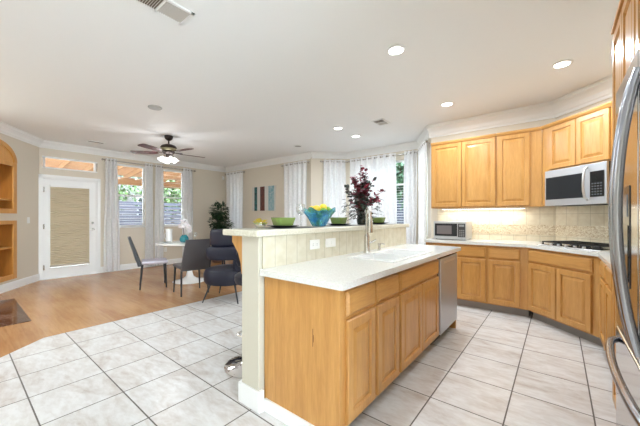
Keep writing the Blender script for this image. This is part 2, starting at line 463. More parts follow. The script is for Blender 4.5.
# transom above the door
M1, L1, A1 = wallframe(pA, pB)
w = MB(); t = .025
for bx in ((DX0+.02, 2.23, DX0+.02+t, 2.47), (DX1-.02-t, 2.23, DX1-.02, 2.47), (DX0, 2.23, DX1, 2.23+t), (DX0, 2.47-t, DX1, 2.47)): w.box(bx[0], .0, bx[1], bx[2], .10, bx[3])
o = w.build('window_8', M_white); o.matrix_world = M1; struct(o, 'transom window above the glazed door')
g = MB(); g.box(DX0+.04, .06, 2.25, DX1-.04, .064, 2.45); g.build('pane', M_pane, o)
# door
w = MB()
w.box(DX0, .0, 0, DX0+.02, .14, 2.045); w.box(DX1-.02, .0, 0, DX1, .14, 2.045); w.box(DX0, 0, 2.02, DX1, .14, 2.045)
for bx in ((DX0-.055, 0, DX0+.005, 2.10), (DX1-.005, 0, DX1+.055, 2.10), (DX0-.055, 2.04, DX1+.055, 2.10)): w.bevbox(bx[0], -.018, bx[1], bx[2], 0, bx[3], .004)
w.box(DX0, -.02, 0, DX1, .14, .02)
o = w.build('trim_10', M_white); o.matrix_world = M1; struct(o, 'white casing around the glazed door')
d = MB(); x0, x1 = DX0+.022, DX1-.022; gx0, gx1 = DX0+.125, DX1-.15
d.box(x0, .02, .022, gx0, .062, 2.018); d.box(gx1, .02, .022, x1, .062, 2.018); d.box(gx0, .02, .022, gx1, .062, .22); d.box(gx0, .02, 1.90, gx1, .062, 2.018)
for bx in ((gx0-.02, .20, gx0, 1.92), (gx1, .20, gx1+.02, 1.92), (gx0, .20, gx1, .22), (gx0, 1.90, gx1, 1.92)): d.bevbox(bx[0], .008, bx[1], bx[2], .022, bx[3], .004)
door = d.build('door_1', M_white); door.matrix_world = M1; struct(door, 'white door with full length glass')
g = MB(); g.box(gx0, .045, .22, gx1, .049, 1.90); g.build('pane', M_pane, door)
for z in (.24, 1.06, 1.80):
    h_ = MB(); h_.bevbox(x0-.012, -.024, z-.05, x0+.010, .02, z+.05, .003); h_.build('hinge', M_nickel, door)
h_ = MB(); h_.lathe([(.026,0),(.026,.012),(.012,.016),(.012,.04),(.024,.05),(.026,.062),(.018,.072),(.004,.075)], 20, Matrix.Translation((x1-.06,.02,.98)) @ Matrix.Rotation(pi/2,4,'X')); h_.build('door_handle', M_nickel, door, True)
h_ = MB(); h_.lathe([(.026,0),(.026,.014),(.020,.02),(.003,.021)], 20, Matrix.Translation((x1-.06,.02,1.12)) @ Matrix.Rotation(pi/2,4,'X')); h_.box(x1-.064,-.018,1.105,x1-.056,.0,1.135); h_.build('deadbolt', M_nickel, door, True)
# cellular shade on the door
sh = thing('cellular_shade', 'beige pleated cellular shade covering the glass of the white door', 'blind', (pA.x, pA.y, 0), A1)
s = MB(); n = 42; za, zb = .275, 1.86; sx0, sx1 = gx0-.005, gx1-.0
prev = None
for i in range(2*n+1):
    z = zb-(zb-za)*i/(2*n); y = -.004 if i % 2 else -.024
    r = [s.bm.verts.new((sx0, y, z)), s.bm.verts.new((sx1, y, z))]
    if prev: s.bm.faces.new([prev[0], prev[1], r[1], r[0]])
    prev = r
s.build('shade_cloth', M_shade, sh)
s = MB(); s.bevbox(sx0-.005, -.032, za-.035, sx1+.005, -.002, za, .006); s.build('bottom_rail', base('shade_rail', srgb(196,184,168), .5), sh)
s = MB(); s.bevbox(sx0-.005, -.034, zb, sx1+.005, .0, zb+.04, .006); s.build('head_rail', M_white, sh)

# blinds in windows
def blind(a, b, u0, u1, z0, z1, pitch, label, tilt=.25, group='horizontal blinds'):
    M, L, ang = wallframe(a, b)
    t = thing('window_blind', label, 'blind', (a.x, a.y, 0), ang, group)
    hd = MB(); hd.bevbox(u0+.005, .004, z1-.035, u1-.005, .044, z1, .004); hd.build('head_rail', M_slat, t)
    s = MB(); z = z0+.03
    while z < z1-.05:
        Mx = Matrix.Translation((0, .026, z)) @ Matrix.Rotation(tilt, 4, 'X')
        s.box(u0+.01, -.021, -.0012, u1-.01, .021, .0012, Mx); z += pitch
    s.build('slats', M_slat, t)
    bt = MB(); bt.bevbox(u0+.01, .008, z0+.003, u1-.01, .044, z0+.018, .003); bt.build('bottom_rail', M_slat, t)
    for u in (u0+.1, u1-.1):
        cd = MB(); cd.tube([(u, .026, z0+.02), (u, .026, z1-.03)], .0012, 5); cd.build('cord', M_cord, t)
blind(pA, pB, W1X[0], W1X[1], 1.02, 1.78, .058, 'white slat blind lowered over lower half of left back window', .12)
blind(pA, pB, W2X[0], W2X[1], 1.02, 2.50, .10, 'white slat blind filling the right back window behind the table', .25)
blind(pD, pE, .12, 1.62, .9, 1.95, .055, 'white slat blind in the nook window behind the burgundy bouquet', .2)

# ------------------------------------------------------------------ curtains and rods
def rod(a, b, u0, u1, z, label, group='curtain rods', off=.07):
    M, L, ang = wallframe(a, b)
    t = thing('curtain_rod', label, 'curtain rod', (a.x, a.y, 0), ang, group)
    r = MB(); r.tube([(u0, -off, z), (u1, -off, z)], .010, 10); r.build('pole', M_nickel, t, True)
    for u, s in ((u0, -1), (u1, 1)):
        f = MB(); f.lathe([(.010,0),(.020,.008),(.024,.024),(.018,.04),(.004,.047)], 14, Matrix.Translation((u,-off,z)) @ Matrix.Rotation(s*pi/2,4,'Y')); f.build('finial', M_nickel, t, True)
    for u in (u0+.03, u1-.03):
        f = MB(); f.tube([(u, -off, z-.012), (u, -off*.5, z-.014), (u, 0, z-.03)], .006, 8); f.build('bracket', M_nickel, t, True)
def curtain(a, b, u0, u1, z, label, folds=5, amp=.03, off=.07, group='sheer white grommet curtains', flare=0.0, z0=.02, seed=0):
    M, L, ang = wallframe(a, b); rnd = random.Random(seed)
    t = thing('curtain', label, 'curtain', (a.x, a.y, 0), ang, group)
    c = MB(); nu = folds*14; nz = 26; ph = rnd.random()*6; rows = []
    for j in range(nz+1):
        v = j/nz; zz = z+.045+(z0-z-.045)*v; row = []
        for i in range(nu+1):
            s_ = i/nu; aa = amp*(1+.25*sin(3*v+ph)) 
            uu = u0+(u1-u0)*s_ + flare*v*(s_-.3) + .012*sin(v*5+s_*4+ph)
            yy = -off - aa*sin(2*pi*folds*s_) - .010*sin(2*pi*folds*s_*.5+v*3+ph)*v
            yy = min(yy, -.012)
            row.append(c.bm.verts.new((uu, yy, zz)))
        rows.append(row)
    for j in range(nz):
        for i in range(nu): c.bm.faces.new([rows[j][i], rows[j][i+1], rows[j+1][i+1], rows[j+1][i]])
    c.build('cloth', M_sheer, t, True)
    for k in range(folds*2):
        s_ = (k+.0)/(folds*2); u = u0+(u1-u0)*s_+ (u1-u0)/(folds*4)*0
        g = MB(); Mx = Matrix.Translation((u+.004, -off, z)) @ Matrix.Rotation(pi/2,4,'Y')
        g.lathe([(.016,-.003),(.024,-.003),(.024,.003),(.016,.003),(.016,-.003)], 14, Mx, False); g.build('grommet', M_nickel, t, True)
RZ = 2.535
ux = lambda x: x-pA.x
rod(pA, pB, ux(2.13), ux(4.24), RZ, 'long thin rod over both back windows', 'curtain rods')
curtain(pA, pB, ux(2.15), ux(2.40), RZ, 'sheer white curtain beside the glazed door', 3, .035, seed=1, flare=.06)
curtain(pA, pB, ux(2.98), ux(3.17), RZ, 'left one of the two sheer panels between the back windows', 3, .03, seed=2)
curtain(pA, pB, ux(3.21), ux(3.42), RZ, 'right one of the two sheer panels between the back windows', 3, .03, seed=3)
curtain(pA, pB, ux(3.92), ux(4.20), RZ, 'sheer white curtain at right end of back windows', 3, .035, seed=4)
uy = lambda y: 8.0-y
rod(pB, pC, uy(7.90), uy(7.02), RZ+.01, 'short rod over narrow window beside the ficus', 'curtain rods')
curtain(pB, pC, uy(7.87), uy(7.06), RZ+.01, 'sheer white curtain covering narrow window by the ficus', 5, .03, seed=5)
rod(pB, pC, uy(5.42), uy(4.57), RZ+.01, 'short rod over narrow window right of the striped painting', 'curtain rods')
curtain(pB, pC, uy(5.38), uy(4.61), RZ+.01, 'sheer white curtain right of the striped painting', 5, .03, seed=6)
rod(pC, pD, .20, .78, RZ+.01, 'short rod on the angled bay wall', 'curtain rods', .075)
curtain(pC, pD, .23, .76, RZ+.01, 'sheer white curtain on the angled bay wall above the bar bowl', 4, .028, seed=7)
un = lambda y: pD.y-y
rod(pD, pE, un(3.80), un(2.17), RZ+.01, 'long rod over the nook window behind the bouquet', 'curtain rods')
curtain(pD, pE, un(3.79), un(2.63), RZ+.01, 'wide sheer curtain behind the burgundy bouquet', 8, .03, seed=8)
curtain(pD, pE, un(2.46), un(2.20), RZ+.01, 'sheer curtain gathered at the right end of the nook window', 3, .03, seed=9)
rod(pE, pF, .10, .86, RZ+.01, 'short rod on the wall left of the upper cabinets', 'curtain rods')
curtain(pE, pF, .12, .80, RZ+.01, 'sheer curtain nearest the upper cabinets', 5, .03, seed=10)

# ------------------------------------------------------------------ built-in niches of the left wall
MW0, LW0, AW0 = wallframe(p0, pA)
n0, n1 = L0-NU1, L0-NU0; nc = (n0+n1)/2; nr = (n1-n0)/2
def arch_pts(rx, rz, zc, n=24): return [(nc+rx*cos(pi*i/n), zc+rz*sin(pi*i/n)) for i in range(n+1)]
sp = MB(); pts = arch_pts(nr, .30, 2.19)
MX = Matrix(((1,0,0,0),(0,0,-1,0),(0,1,0,0),(0,0,0,1)))       # (x, y, z) -> (x, -z, y): polygon in the wall plane
for i in range(len(pts)-1):
    a, b = pts[i], pts[i+1]
    sp.prism([(a[0], a[1]), (a[0], 2.5), (b[0], 2.5), (b[0], b[1])][::-1], -.14, 0, MX)
o = sp.build('wall_left', M_wall); o.matrix_world = MW0; struct(o, 'wall around the arch of the niche')
def niche(name, label, z0, z1, arch, shelves):
    t = thing(name, label, 'built-in shelf', (p0.x, p0.y, 0), AW0, 'built-in wood niches of the left wall')
    b = MB(); D = .36; k = .02; g = .001
    b.box(n0+g, D-k, z0+g, n1-g, D, z1); b.box(n0+g, 0, z0+g, n0+k, D, z1); b.box(n1-k, 0, z0+g, n1-g, D, z1); b.box(n0+g, 0, z0+g, n1-g, D, z0+k); b.box(n0+g, 0, z1-k, n1-g, D, z1-g)
    b.build('case', M_maple_in, t)
    f = MB(); w = .075; o_ = .022
    f.bevbox(n0-.02, -o_, z0-.02, n0+w, -.0005, z1, .004); f.bevbox(n1-w, -o_, z0-.02, n1+.02, -.0005, z1, .004)
    f.bevbox(n0+w, -o_, z0-.02, n1-w, -.0005, z0+.06, .004); f.bevbox(n0+w, -o_, z1-.065, n1-w, -.0005, z1, .004)
    if arch:
        po = arch_pts(nr+.02, .325, z1); pi_ = arch_pts(nr-.055, .25, z1)
        for i in range(len(po)-1):
            f.prism([po[i], po[i+1], pi_[i+1], pi_[i]], .0005, o_+.004, MX)
    f.build('face_frame', M_niche, t)
    if arch:
        l = MB(); l.prism(arch_pts(nr-.004, .295, z1), -.02, .008, MX); l.build('arched_panel', M_niche, t)
    for z in shelves:
        s = MB(); s.box(n0+k, .02, z-.012, n1-k, D-k, z+.012); s.build('shelf', M_niche, t)
niche('arched_niche', 'upper wood lined niche with arched top on left wall', 1.33, 2.19, True, (1.55,))
niche('niche', 'lower rectangular wood lined niche with one shelf on left wall', .20, 1.19, False, (.72,))

# light switch, outlets
def plate(a, b, u, z, label, kind='outlet', w=.072, h=.115, group=None, name=None):
    M, L, ang = wallframe(a, b)
    t = thing(name or kind, label, kind, (a.x, a.y, 0), ang, group)
    p = MB(); p.bevbox(u-w/2, -.006, z-h/2, u+w/2, 0, z+h/2, .002); p.build('cover_plate', M_plastic, t)
    if kind == 'outlet':
        hor = w > h
        for s in (-1, 1):
            cu, cz = (u+s*.022, z) if hor else (u, z+s*.022)
            p = MB(); p.bevbox(cu-.014, -.009, cz-.014, cu+.014, -.005, cz+.014, .002); q = p.build('socket', M_plastic, t)
            p = MB()
            for e in (-1, 1):
                if hor: p.box(cu-.005, -.0095, cz+e*.006-.0012, cu+.005, -.0088, cz+e*.006+.0012)
                else: p.box(cu+e*.006-.0012, -.0095, cz-.005, cu+e*.006+.0012, -.0088, cz+.005)
            p.build('slot', M_slot, q)
    else:
        p = MB(); p.bevbox(u-.016, -.010, z-.033, u+.016, -.005, z+.033, .002); p.build('rocker', M_plastic, t)
plate(p0, pA, L0-.33, 1.19, 'white light switch between the niches and the glazed door', 'light switch', name='light_switch')
plate(pA, pB, ux(3.50), .40, 'white wall outlet low behind the dining table')
t = thing('motion_sensor', 'small white motion sensor near the back corner', 'sensor', (5.20, 7.999, 2.44), 0)
p = MB(); p.bevbox(-.03, -.035, -.055, .03, -.0, .055, .012, 3); p.build('housing', M_plastic, t, True)
p = MB(); p.bevbox(-.018, -.039, -.035, .018, -.033, .0, .003); p.build('lens', M_porcelain, t)

# ------------------------------------------------------------------ kitchen cabinets
DOOR = [(0,0),(0,.017),(.004,.022),(.052,.022),(.057,.010),(.066,.010),(.092,.0185),(.096,.0185)]
DRAW = [(0,0),(0,.010),(.014,.0215),(.018,.022)]
MATD = M_maple
GRP_B = 'maple base cabinets'; GRP_U = 'maple upper cabinets'
def base_cab(name, label, loc, rz, w, cols, depth=.60, h=.875, toe=.10, face0=0, drawers=True, wide=False, group=GRP_B, fill=(0, 0)):
    """cols = number of doors; front plane at local y=0"""
    t = thing(name, label, 'cabinet', loc, rz, group)
    b = MB()
    if name == 'sink_cabinet':
        b.box(0, 0, toe, w, depth, .735); b.box(0, 0, .735, w, .02, h); b.box(0, .02, .735, .015, depth, h); b.box(w-.015, .02, .735, w, depth, h)
    else: b.box(0, 0, toe, w, depth, h)
    b.build('body', M_maple, t)
    k = MB(); k.box(0, .07, 0, w, depth, toe); k.build('toe_kick', M_rubber, t)
    x0, x1 = fill[0]+.012, w-fill[1]-.012; dw = (x1-x0)/cols
    zt = h-.030; zd = .70 if drawers else zt
    if drawers:
        if wide:
            d = MB(); d.panel(x0, .708, x1, zt, DRAW); d.build('drawer_front', M_maple_h, t)
        else:
            for i in range(cols):
                d = MB(); d.panel(x0+i*dw+.006, .708, x0+(i+1)*dw-.006, zt, DRAW); d.build('drawer', M_maple_h, t)
        zd = .686
    for i in range(cols):
        d = MB(); d.panel(x0+i*dw+.006, toe+.020, x0+(i+1)*dw-.006, zd, DOOR); d.build('door', MATD, t)
    return t
def upper_cab(name, label, loc, rz, w, z0, z1, cols, depth=.328, fill=(0, 0)):
    t = thing(name, label, 'cabinet', (loc[0], loc[1], 0), rz, GRP_U)
    b = MB(); b.box(0, 0, z0, w, depth, z1); b.build('body', M_maple, t)
    m_ = MB(); pr = [(0, z1-.02), (0, z1+.02), (-.028, z1+.02), (-.028, z1+.008), (-.012, z1-.02)]
    lo = [m_.bm.verts.new((-.0, y, z)) for y, z in pr]; hi = [m_.bm.verts.new((w, y, z)) for y, z in pr]
    m_.bm.faces.new(lo); m_.bm.faces.new(hi[::-1])
    for i in range(5): m_.bm.faces.new([lo[i], lo[(i+1)%5], hi[(i+1)%5], hi[i]])
    m_.build('top_moulding', M_maple_h, t)
    x0, x1 = fill[0]+.010, w-fill[1]-.010; dw = (x1-x0)/max(cols, 1)
    for i in range(cols):
        d = MB(); d.panel(x0+i*dw+.004, z0+.018, x0+(i+1)*dw-.004, z1-.030, DOOR); d.build('door', MATD, t)
    return t

# island
IY = .905
base_cab('base_cabinet', 'island cabinet with one drawer over one door at the near corner', (1.305, IY, 0), 0, .365, 1, .578, fill=(.02, 0))
base_cab('base_cabinet', 'narrow island cabinet with one drawer and one door, second from near corner', (1.67, IY, 0), 0, .355, 1, .578)
base_cab('sink_cabinet', 'island sink cabinet with wide false drawer over two doors', (2.025, IY, 0), 0, .90, 2, .578, wide=True)
ep = MB(); ep.box(1.275, IY-.012, .0, 1.3045, 1.488, .875)
tag(ep.build('end_panel', M_maple), 'plain maple end panel on the near end of the island', 'panel')
ck = MB(); random.seed(3)
ck.box(1.2735, 1.075, .52, 1.2752, 1.078, .62); ck.box(1.2735, 1.070, .545, 1.2752, 1.0725, .585)
o_ = bpy.data.objects['end_panel']; c_ = ck.build('scratch', base('scratch_brown', srgb(118,76,38), .7), o_)
bb = MB(); bb.box(1.261, IY-.012, 0, 1.2745, 1.474, .080)
struct(bb.build('baseboard_island', M_white))
# dishwasher
t = thing('dishwasher', 'stainless dishwasher at the far end of the island', 'dishwasher', (2.935, IY, 0))
b = MB(); b.box(0, .0, .10, .60, .56, .868); b.build('body', M_darkplastic, t)
b = MB(); b.bevbox(.004, -.030, .115, .596, -.001, .845, .006); b.build('door', M_steel_b, t)
b = MB(); b.box(.004, -.022, .847, .596, -.001, .866); b.build('control_strip', M_black, t)
b = MB(); b.bevbox(.10, -.034, .79, .50, -.030, .815, .0015); b.build('handle_recess', M_steel_l, t)
b = MB(); b.box(0, .06, 0, .60, .5, .10); b.build('toe_kick', M_blackm, t)
t = MB(); t.box(3.5355, IY-.012, 0, 3.56, 1.488, .875)
tag(t.build('end_panel', M_maple), 'plain maple end panel beside the dishwasher', 'panel')
# half wall + bar top
hw = MB(); hw.bevbox(1.235, 1.499, 0, 3.60, 1.675, 1.122, .004, 1)
struct(hw.build('wall_half', M_halfwall), 'half wall between the island sink and the bar')
bs = MB(); bs.box(0, -.0085, .9145, 2.325, 0, 1.122); o = bs.build('trim_11', M_barsplash); o.location = (1.262, 1.4985, 0); struct(o, 'cream tile backsplash of the island')
bb = MB(); bb.bevbox(1.217, 1.474, 0, 1.2345, 1.693, .135, .006, 2); bb.box(1.235, 1.6755, 0, 3.60, 1.693, .135); bb.box(1.2345, 1.474, 0, 1.260, 1.4985, .135)
struct(bb.build('baseboard_half', M_white))
bt = MB(); bt.bevbox(1.195, 1.468, 1.1225, 3.64, 1.845, 1.165, .008, 3)
tag(bt.build('bar_counter', M_bartop), 'long cream bar top on the half wall, set with bowls', 'countertop')
cb = MB(); cp = [(1.676, 1.121), (1.676, .86), (1.692, .86), (1.702, .93), (1.73, 1.0), (1.775, 1.05), (1.80, 1.075), (1.80, 1.121)]
for i in (0,):
    MX2 = Matrix(((0,0,1,0),(1,0,0,0),(0,1,0,0),(0,0,0,1)))
    cb.prism(cp, 1.245, 1.285, MX2)
br0 = tag(cb.build('corbel', M_maple), 'maple bracket under the near end of the bar top', 'bracket', 'brackets under the bar')
for x, l in ((2.2, 'maple bracket under the middle of the bar top'), (3.2, 'maple bracket under the far end of the bar top')):
    c = br0.copy(); C.objects.link(c); c.location.x = x-1.265; c['label'] = l
# island counter with sink cut-out
SX0, SX1, SY0, SY1 = 2.06, 2.86, .96, 1.33
ct = MB(); z0, z1 = .8755, .914
X0, X1, Y0, Y1 = 1.236, 3.585, .848, 1.4895
for bx in ((X0, Y0, SX0, Y1), (SX1, Y0, X1, Y1), (SX0, Y0, SX1, SY0), (SX0, SY1, SX1, Y1)): ct.box(bx[0], bx[1], z0, bx[2], bx[3], z1)
bmesh.ops.remove_doubles(ct.bm, verts=ct.bm.verts, dist=.0001)
tag(ct.build('island_countertop', M_quartz), 'white quartz countertop of the island around the sink', 'countertop')
sk = thing('sink', 'white double bowl sink set into the island countertop', 'sink', (0, 0, 0))
def bowl(x0, x1):
    s = MB(); y0, y1 = SY0, SY1; t = .012; zb = .74; zt = .9205
    s.box(x0, y0, zb, x1, y1, zb+t); s.box(x0, y0, zb, x0+t, y1, zt); s.box(x1-t, y0, zb, x1, y1, zt); s.box(x0, y0, zb, x1, y0+t, zt); s.box(x0, y1-t, zb, x1, y1, zt)
    s.build('bowl', M_porcelain, sk)
    s = MB(); s.lathe([(.035, zb+t+.0005), (.035, zb+t+.002), (.005, zb+t+.001)], 20, Matrix.Translation(((x0+x1)/2, (y0+y1)/2, 0))); s.build('drain', M_chrome, sk, True)
mid = (SX0+SX1)/2-.03
bowl(SX0+.002, mid); bowl(mid, SX1-.002)
r = MB()
for bx in ((SX0-.022, SY0-.022, SX1+.022, SY0+.004), (SX0-.022, SY1-.004, SX1+.022, SY1+.022), (SX0-.022, SY0, SX0+.004, SY1), (SX1-.004, SY0, SX1+.022, SY1)): r.bevbox(bx[0], bx[1], .9142, bx[2], bx[3], .922, .003)
r.build('rim', M_porcelain, sk)
# faucet
fa = thing('faucet', 'tall brushed nickel pull-down faucet behind the island sink', 'faucet', (2.45, 1.402, .9142), radians(-50))
f = MB(); f.lathe([(.034,0),(.034,.006),(.028,.012),(.026,.05),(.026,.15),(.021,.165),(.017,.175)], 24); f.build('base_body', M_nickel, fa, True)
f = MB(); pts = [(0,0,.15), (0,0,.34)] + [(0, -.075+.075*cos(a), .34+.085*sin(a)) for a in [pi*k/12 for k in range(1, 12)]] + [(0,-.15,.33)]
f.tube(pts, .0155, 14); f.build('spout', M_nickel, fa, True)
f = MB(); f.lathe([(.017,.335),(.023,.31),(.026,.22),(.023,.195),(.014,.193)], 20, Matrix.Translation((0,-.15,0))); f.build('spray_head', M_nickel, fa, True)
f = MB(); f.tube([(.018,0,.095), (.05,0,.10), (.085,-.01,.125)], [.012,.008,.006], 10); f.build('handle', M_nickel, fa, True)
sd = thing('soap_dispenser', 'short brushed nickel soap dispenser right of the faucet', 'soap dispenser', (2.70, 1.405, .9142))
f = MB(); f.lathe([(.020,0),(.020,.01),(.013,.015),(.012,.05),(.016,.055),(.016,.07),(.003,.072)], 18); f.build('body', M_nickel, sd, True)
f = MB(); f.tube([(0,0,.064),(0,-.05,.068),(0,-.06,.060)], .005, 8); f.build('nozzle', M_nickel, sd, True)
# horizontal outlets on the island backsplash
pBS = Vector((1.262, 1.490)); pBE = Vector((3.6, 1.490))
plate(pBS, pBE, 1.785-1.262, 1.035, 'left white outlet on the cream island backsplash', 'outlet', .118, .074, 'outlets on the island backsplash')
t = thing('light_switch', 'right white plate on the cream island backsplash', 'light switch', (1.262, 1.490, 0), 0)
p = MB(); p.bevbox(.66, -.006, .998, .80, 0, 1.072, .002); p.build('cover_plate', M_plastic, t)
for s in (-.03, .03):
    p = MB(); p.bevbox(.73+s-.022, -.010, 1.020, .73+s+.022, -.005, 1.050, .002); p.build('rocker', M_plastic, t)

# wall run facing the island (K1): local x runs towards -Y
R1 = -pi/2; FX = 4.455
def k1(y): return (FX, y, 0)
base_cab('base_cabinet', 'maple base cabinet below the small microwave', k1(1.545), R1, .425, 1)
base_cab('base_cabinet', 'maple base cabinet with drawer, middle one left of the angled corner', k1(1.12), R1, .385, 1)
base_cab('base_cabinet', 'maple base cabinet with drawer, next to the angled cooktop cabinet', k1(.735), R1, .45, 1, fill=(0, .065))
# cooktop cabinet (K2)
R2 = -3*pi/4; e2 = Vector((cos(R2), sin(R2))); c2 = Vector((FX, .285))
base_cab('cooktop_cabinet', 'angled maple base cabinet with wide drawer and two doors under cooktop', (c2.x, c2.y, 0), R2, .868, 2, .60, wide=True, fill=(.0, .075))
c3 = c2+e2*.868
w3 = (c3.x-2.59)/3
for k, l in enumerate(('maple base cabinet right of the cooktop, beside the angled cabinet', 'maple base cabinet in the run towards the fridge, middle one', 'maple base cabinet nearest to the fridge pantry')):
    base_cab('base_cabinet', l, (c3.x-k*w3, c3.y, 0), pi, w3, 1, .60)
# corner fillers behind (carcass)
# wall countertop, one continuous polygon
ov = .035
def off(p, n, d): return Vector(p)+Vector(n)*d
q = math.tan(pi/8)*ov
ctp = [(FX-ov, 1.56), (FX-ov, .285+q), (c3.x-q, c3.y+ov), (2.592, c3.y+ov), (2.592, -.934), (4.103, -.934), (5.058, .021), (5.058, 1.56)]
c = MB(); c.prism(ctp, .8755, .914)
tag(c.build('wall_countertop', M_quartz), 'white quartz countertop wrapping along the wall cabinets and cooktop', 'countertop')
# backsplash
def splash(n, a, b, u0, u1, ztop, label):
    M, L, ang = wallframe(a, b)
    s = MB(); s.box(0, -.008, .9145, u1-u0, -.0005, 1.01); s.box(0, -.008, 1.139, u1-u0, -.0005, ztop)
    o = s.build('trim_%d' % n, M_splash); o.matrix_world = M @ Matrix.Translation((u0, 0, 0)); struct(o, label)
    s = MB(); s.box(0, -.011, 1.01, u1-u0, -.0005, 1.139); s.bevbox(0, -.015, 1.131, u1-u0, -.0005, 1.143, .003); s.bevbox(0, -.015, 1.005, u1-u0, -.0005, 1.015, .003)
    q = s.build('mosaic_band', M_band, o)
splash(12, pF, pG, .10, (pG-pF).length-.004, 1.384, 'cream tile backsplash under the upper cabinets')
splash(13, pG, pH, .004, (pH-pG).length-.004, 1.80, 'cream tile backsplash behind the cooktop')
splash(14, pH, pI, .004, 1.5, 1.384, 'cream tile backsplash right of the cooktop')
plate(pF, pG, 1.18, 1.21, 'white outlet on the tile below the upper cabinets', 'outlet', .118, .074)

# uppers
UX = 4.73
upper_cab('wall_cabinet', 'two door maple wall cabinet above the small microwave', (UX, 1.555), R1, .892, 1.385, 2.385, 2)
upper_cab('wall_cabinet', 'single door maple wall cabinet left of the angled corner', (UX, .660), R1, .50, 1.385, 2.385, 1, fill=(0, .112))
u2 = Vector((UX, .157))
def k2(s): p = u2+e2*s; return (p.x, p.y)
t = upper_cab('cabinet_filler', 'tall narrow maple filler left of the built-in microwave', k2(.003), R2, .095, 1.385, 2.385, 0, .326)
upper_cab('wall_cabinet', 'short two door maple cabinet above the built-in microwave', k2(.099), R2, .725, 1.815, 2.385, 2, .326)
upper_cab('cabinet_filler', 'tall narrow maple filler right of the built-in microwave', k2(.825), R2, .11, 1.385, 2.385, 0, .326)
# pantry + over fridge
t = thing('pantry_cabinet', 'tall maple pantry cabinet beyond the fridge', 'cabinet', (2.58, -.285, 0), pi)
b = MB(); b.box(0, 0, .10, .70, .645, 2.385); b.box(0, .07, 0, .70, .64, .10); b.build('body', M_maple, t)
for za, zb in ((.12, 1.36), (1.375, 2.355)):
    for i in range(2):
        d = MB(); d.panel(.012+i*.34, za, .012+(i+1)*.34-.005, zb, DOOR); d.build('door', M_maple, t)
b = MB(); b.bevbox(0, -.028, 2.386, .70, .02, 2.41, .004); b.build('top_moulding', M_maple_h, t)
upper_cab('wall_cabinet', 'maple cabinet above the stainless fridge', (1.875, -.285), pi, 1.02, 1.84, 2.385, 2, .645)

# under-cabinet strip light
t = thing('strip_light', 'slim lit strip under the wall cabinets', 'light', (UX+.20, 1.45, 1.384), -pi/2)
b = MB(); b.bevbox(0, -.02, -.018, 1.10, .02, 0, .003); b.build('housing', M_plastic, t)
b = MB(); b.box(.01, -.014, -.0195, 1.09, .014, -.0182); b.build('diffuser', M_strip, t)
ld = bpy.data.lights.new('strip_lamp', 'AREA'); ld.shape = 'RECTANGLE'; ld.size = 1.05; ld.size_y = .03; ld.energy = UNDER_W; ld.color = (1,.95,.86)
lo_ = bpy.data.objects.new('strip_lamp', ld); C.objects.link(lo_); lo_.parent = t; lo_.location = (.55, 0, -.024)

# ------------------------------------------------------------------ appliances
# built-in microwave on K2
pm = k2(.105); t = thing('built_in_microwave', 'stainless built-in microwave over the cooktop', 'microwave', (pm[0], pm[1], 0), R2)
W = .715; za, zb = 1.385, 1.812
b = MB(); b.box(0, -.03, za, W, .32, zb); b.build('body', M_darkplastic, t)
b = MB(); b.bevbox(0, -.062, za+.0, W-.0, -.031, zb, .005); b.build('front', M_steel_b, t)
b = MB(); b.bevbox(.02, -.068, za+.075, .49, -.061, zb-.085, .003); b.build('door_glass', M_glassblack, t)
b = MB(); b.bevbox(.555, -.068, za+.075, W-.02, -.061, zb-.085, .003); kp = b.build('control_panel', M_black, t)
b = MB()
for i in range(4):
    for j in range(5): b.box(.575+i*.028, -.0695, za+.095+j*.028, .592+i*.028, -.068, za+.107+j*.028)
b.build('buttons', base('key_grey', srgb(90,92,98), .5), kp)
b = MB(); b.tube([(.525, -.062, za+.05), (.525, -.095, za+.07), (.525, -.110, za+.15), (.525, -.113, (za+zb)/2), (.525, -.110, zb-.13), (.525, -.095, zb-.05), (.525, -.062, zb-.03)], .012, 12); b.build('handle', M_steel_l, t, True)
b = MB(); b.box(.10, -.02, za-.006, .60, .2, za); b.build('vent_grille', M_blackm, t)
# cooktop
pc = c2+e2*.10; t = thing('gas_cooktop', 'black gas cooktop with iron grates on the angled counter', 'cooktop', (pc.x, pc.y, .9142), R2)
b = MB(); b.bevbox(-.02, .055, 0, .70, .545, .010, .004); b.build('glass_top', M_steel_l, t)
b = MB(); b.box(.0, .075, .0101, .68, .525, .013); b.build('burner_pan', M_black, t)
for gx in (.005, .235, .465):
    g = MB(); x0, x1, y0, y1, z = gx, gx+.205, .09, .51, .045
    for bx in ((x0,y0,x1,y0+.010),(x0,y1-.010,x1,y1),(x0,y0,x0+.010,y1),(x1-.010,y0,x1,y1),(x0,(y0+y1)/2-.005,x1,(y0+y1)/2+.005),((x0+x1)/2-.005,y0,(x0+x1)/2+.005,y1)): g.box(bx[0],bx[1],z-.008,bx[2],bx[3],z+.004)
    for fx, fy in ((x0,y0),(x1-.012,y0),(x0,y1-.012),(x1-.012,y1-.012)): g.box(fx,fy,.013,fx+.012,fy+.012,z)
    g.build('grate', M_blackm, t)
    for by in ((.185, .415) if gx != .235 else (.30,)):
        u = MB(); u.lathe([(.045,.013),(.045,.022),(.032,.026),(.030,.034),(.004,.036)], 20, Matrix.Translation((gx+.1025, by, 0))); u.build('burner', M_blackm, t, True)
# five knobs in a row at the front
for i in range(5):
    u = MB(); u.lathe([(.016,.010),(.015,.032),(.004,.033)], 14, Matrix.Translation((.15+i*.095, .066, 0))); u.build('knob', M_steel_b, t, True)
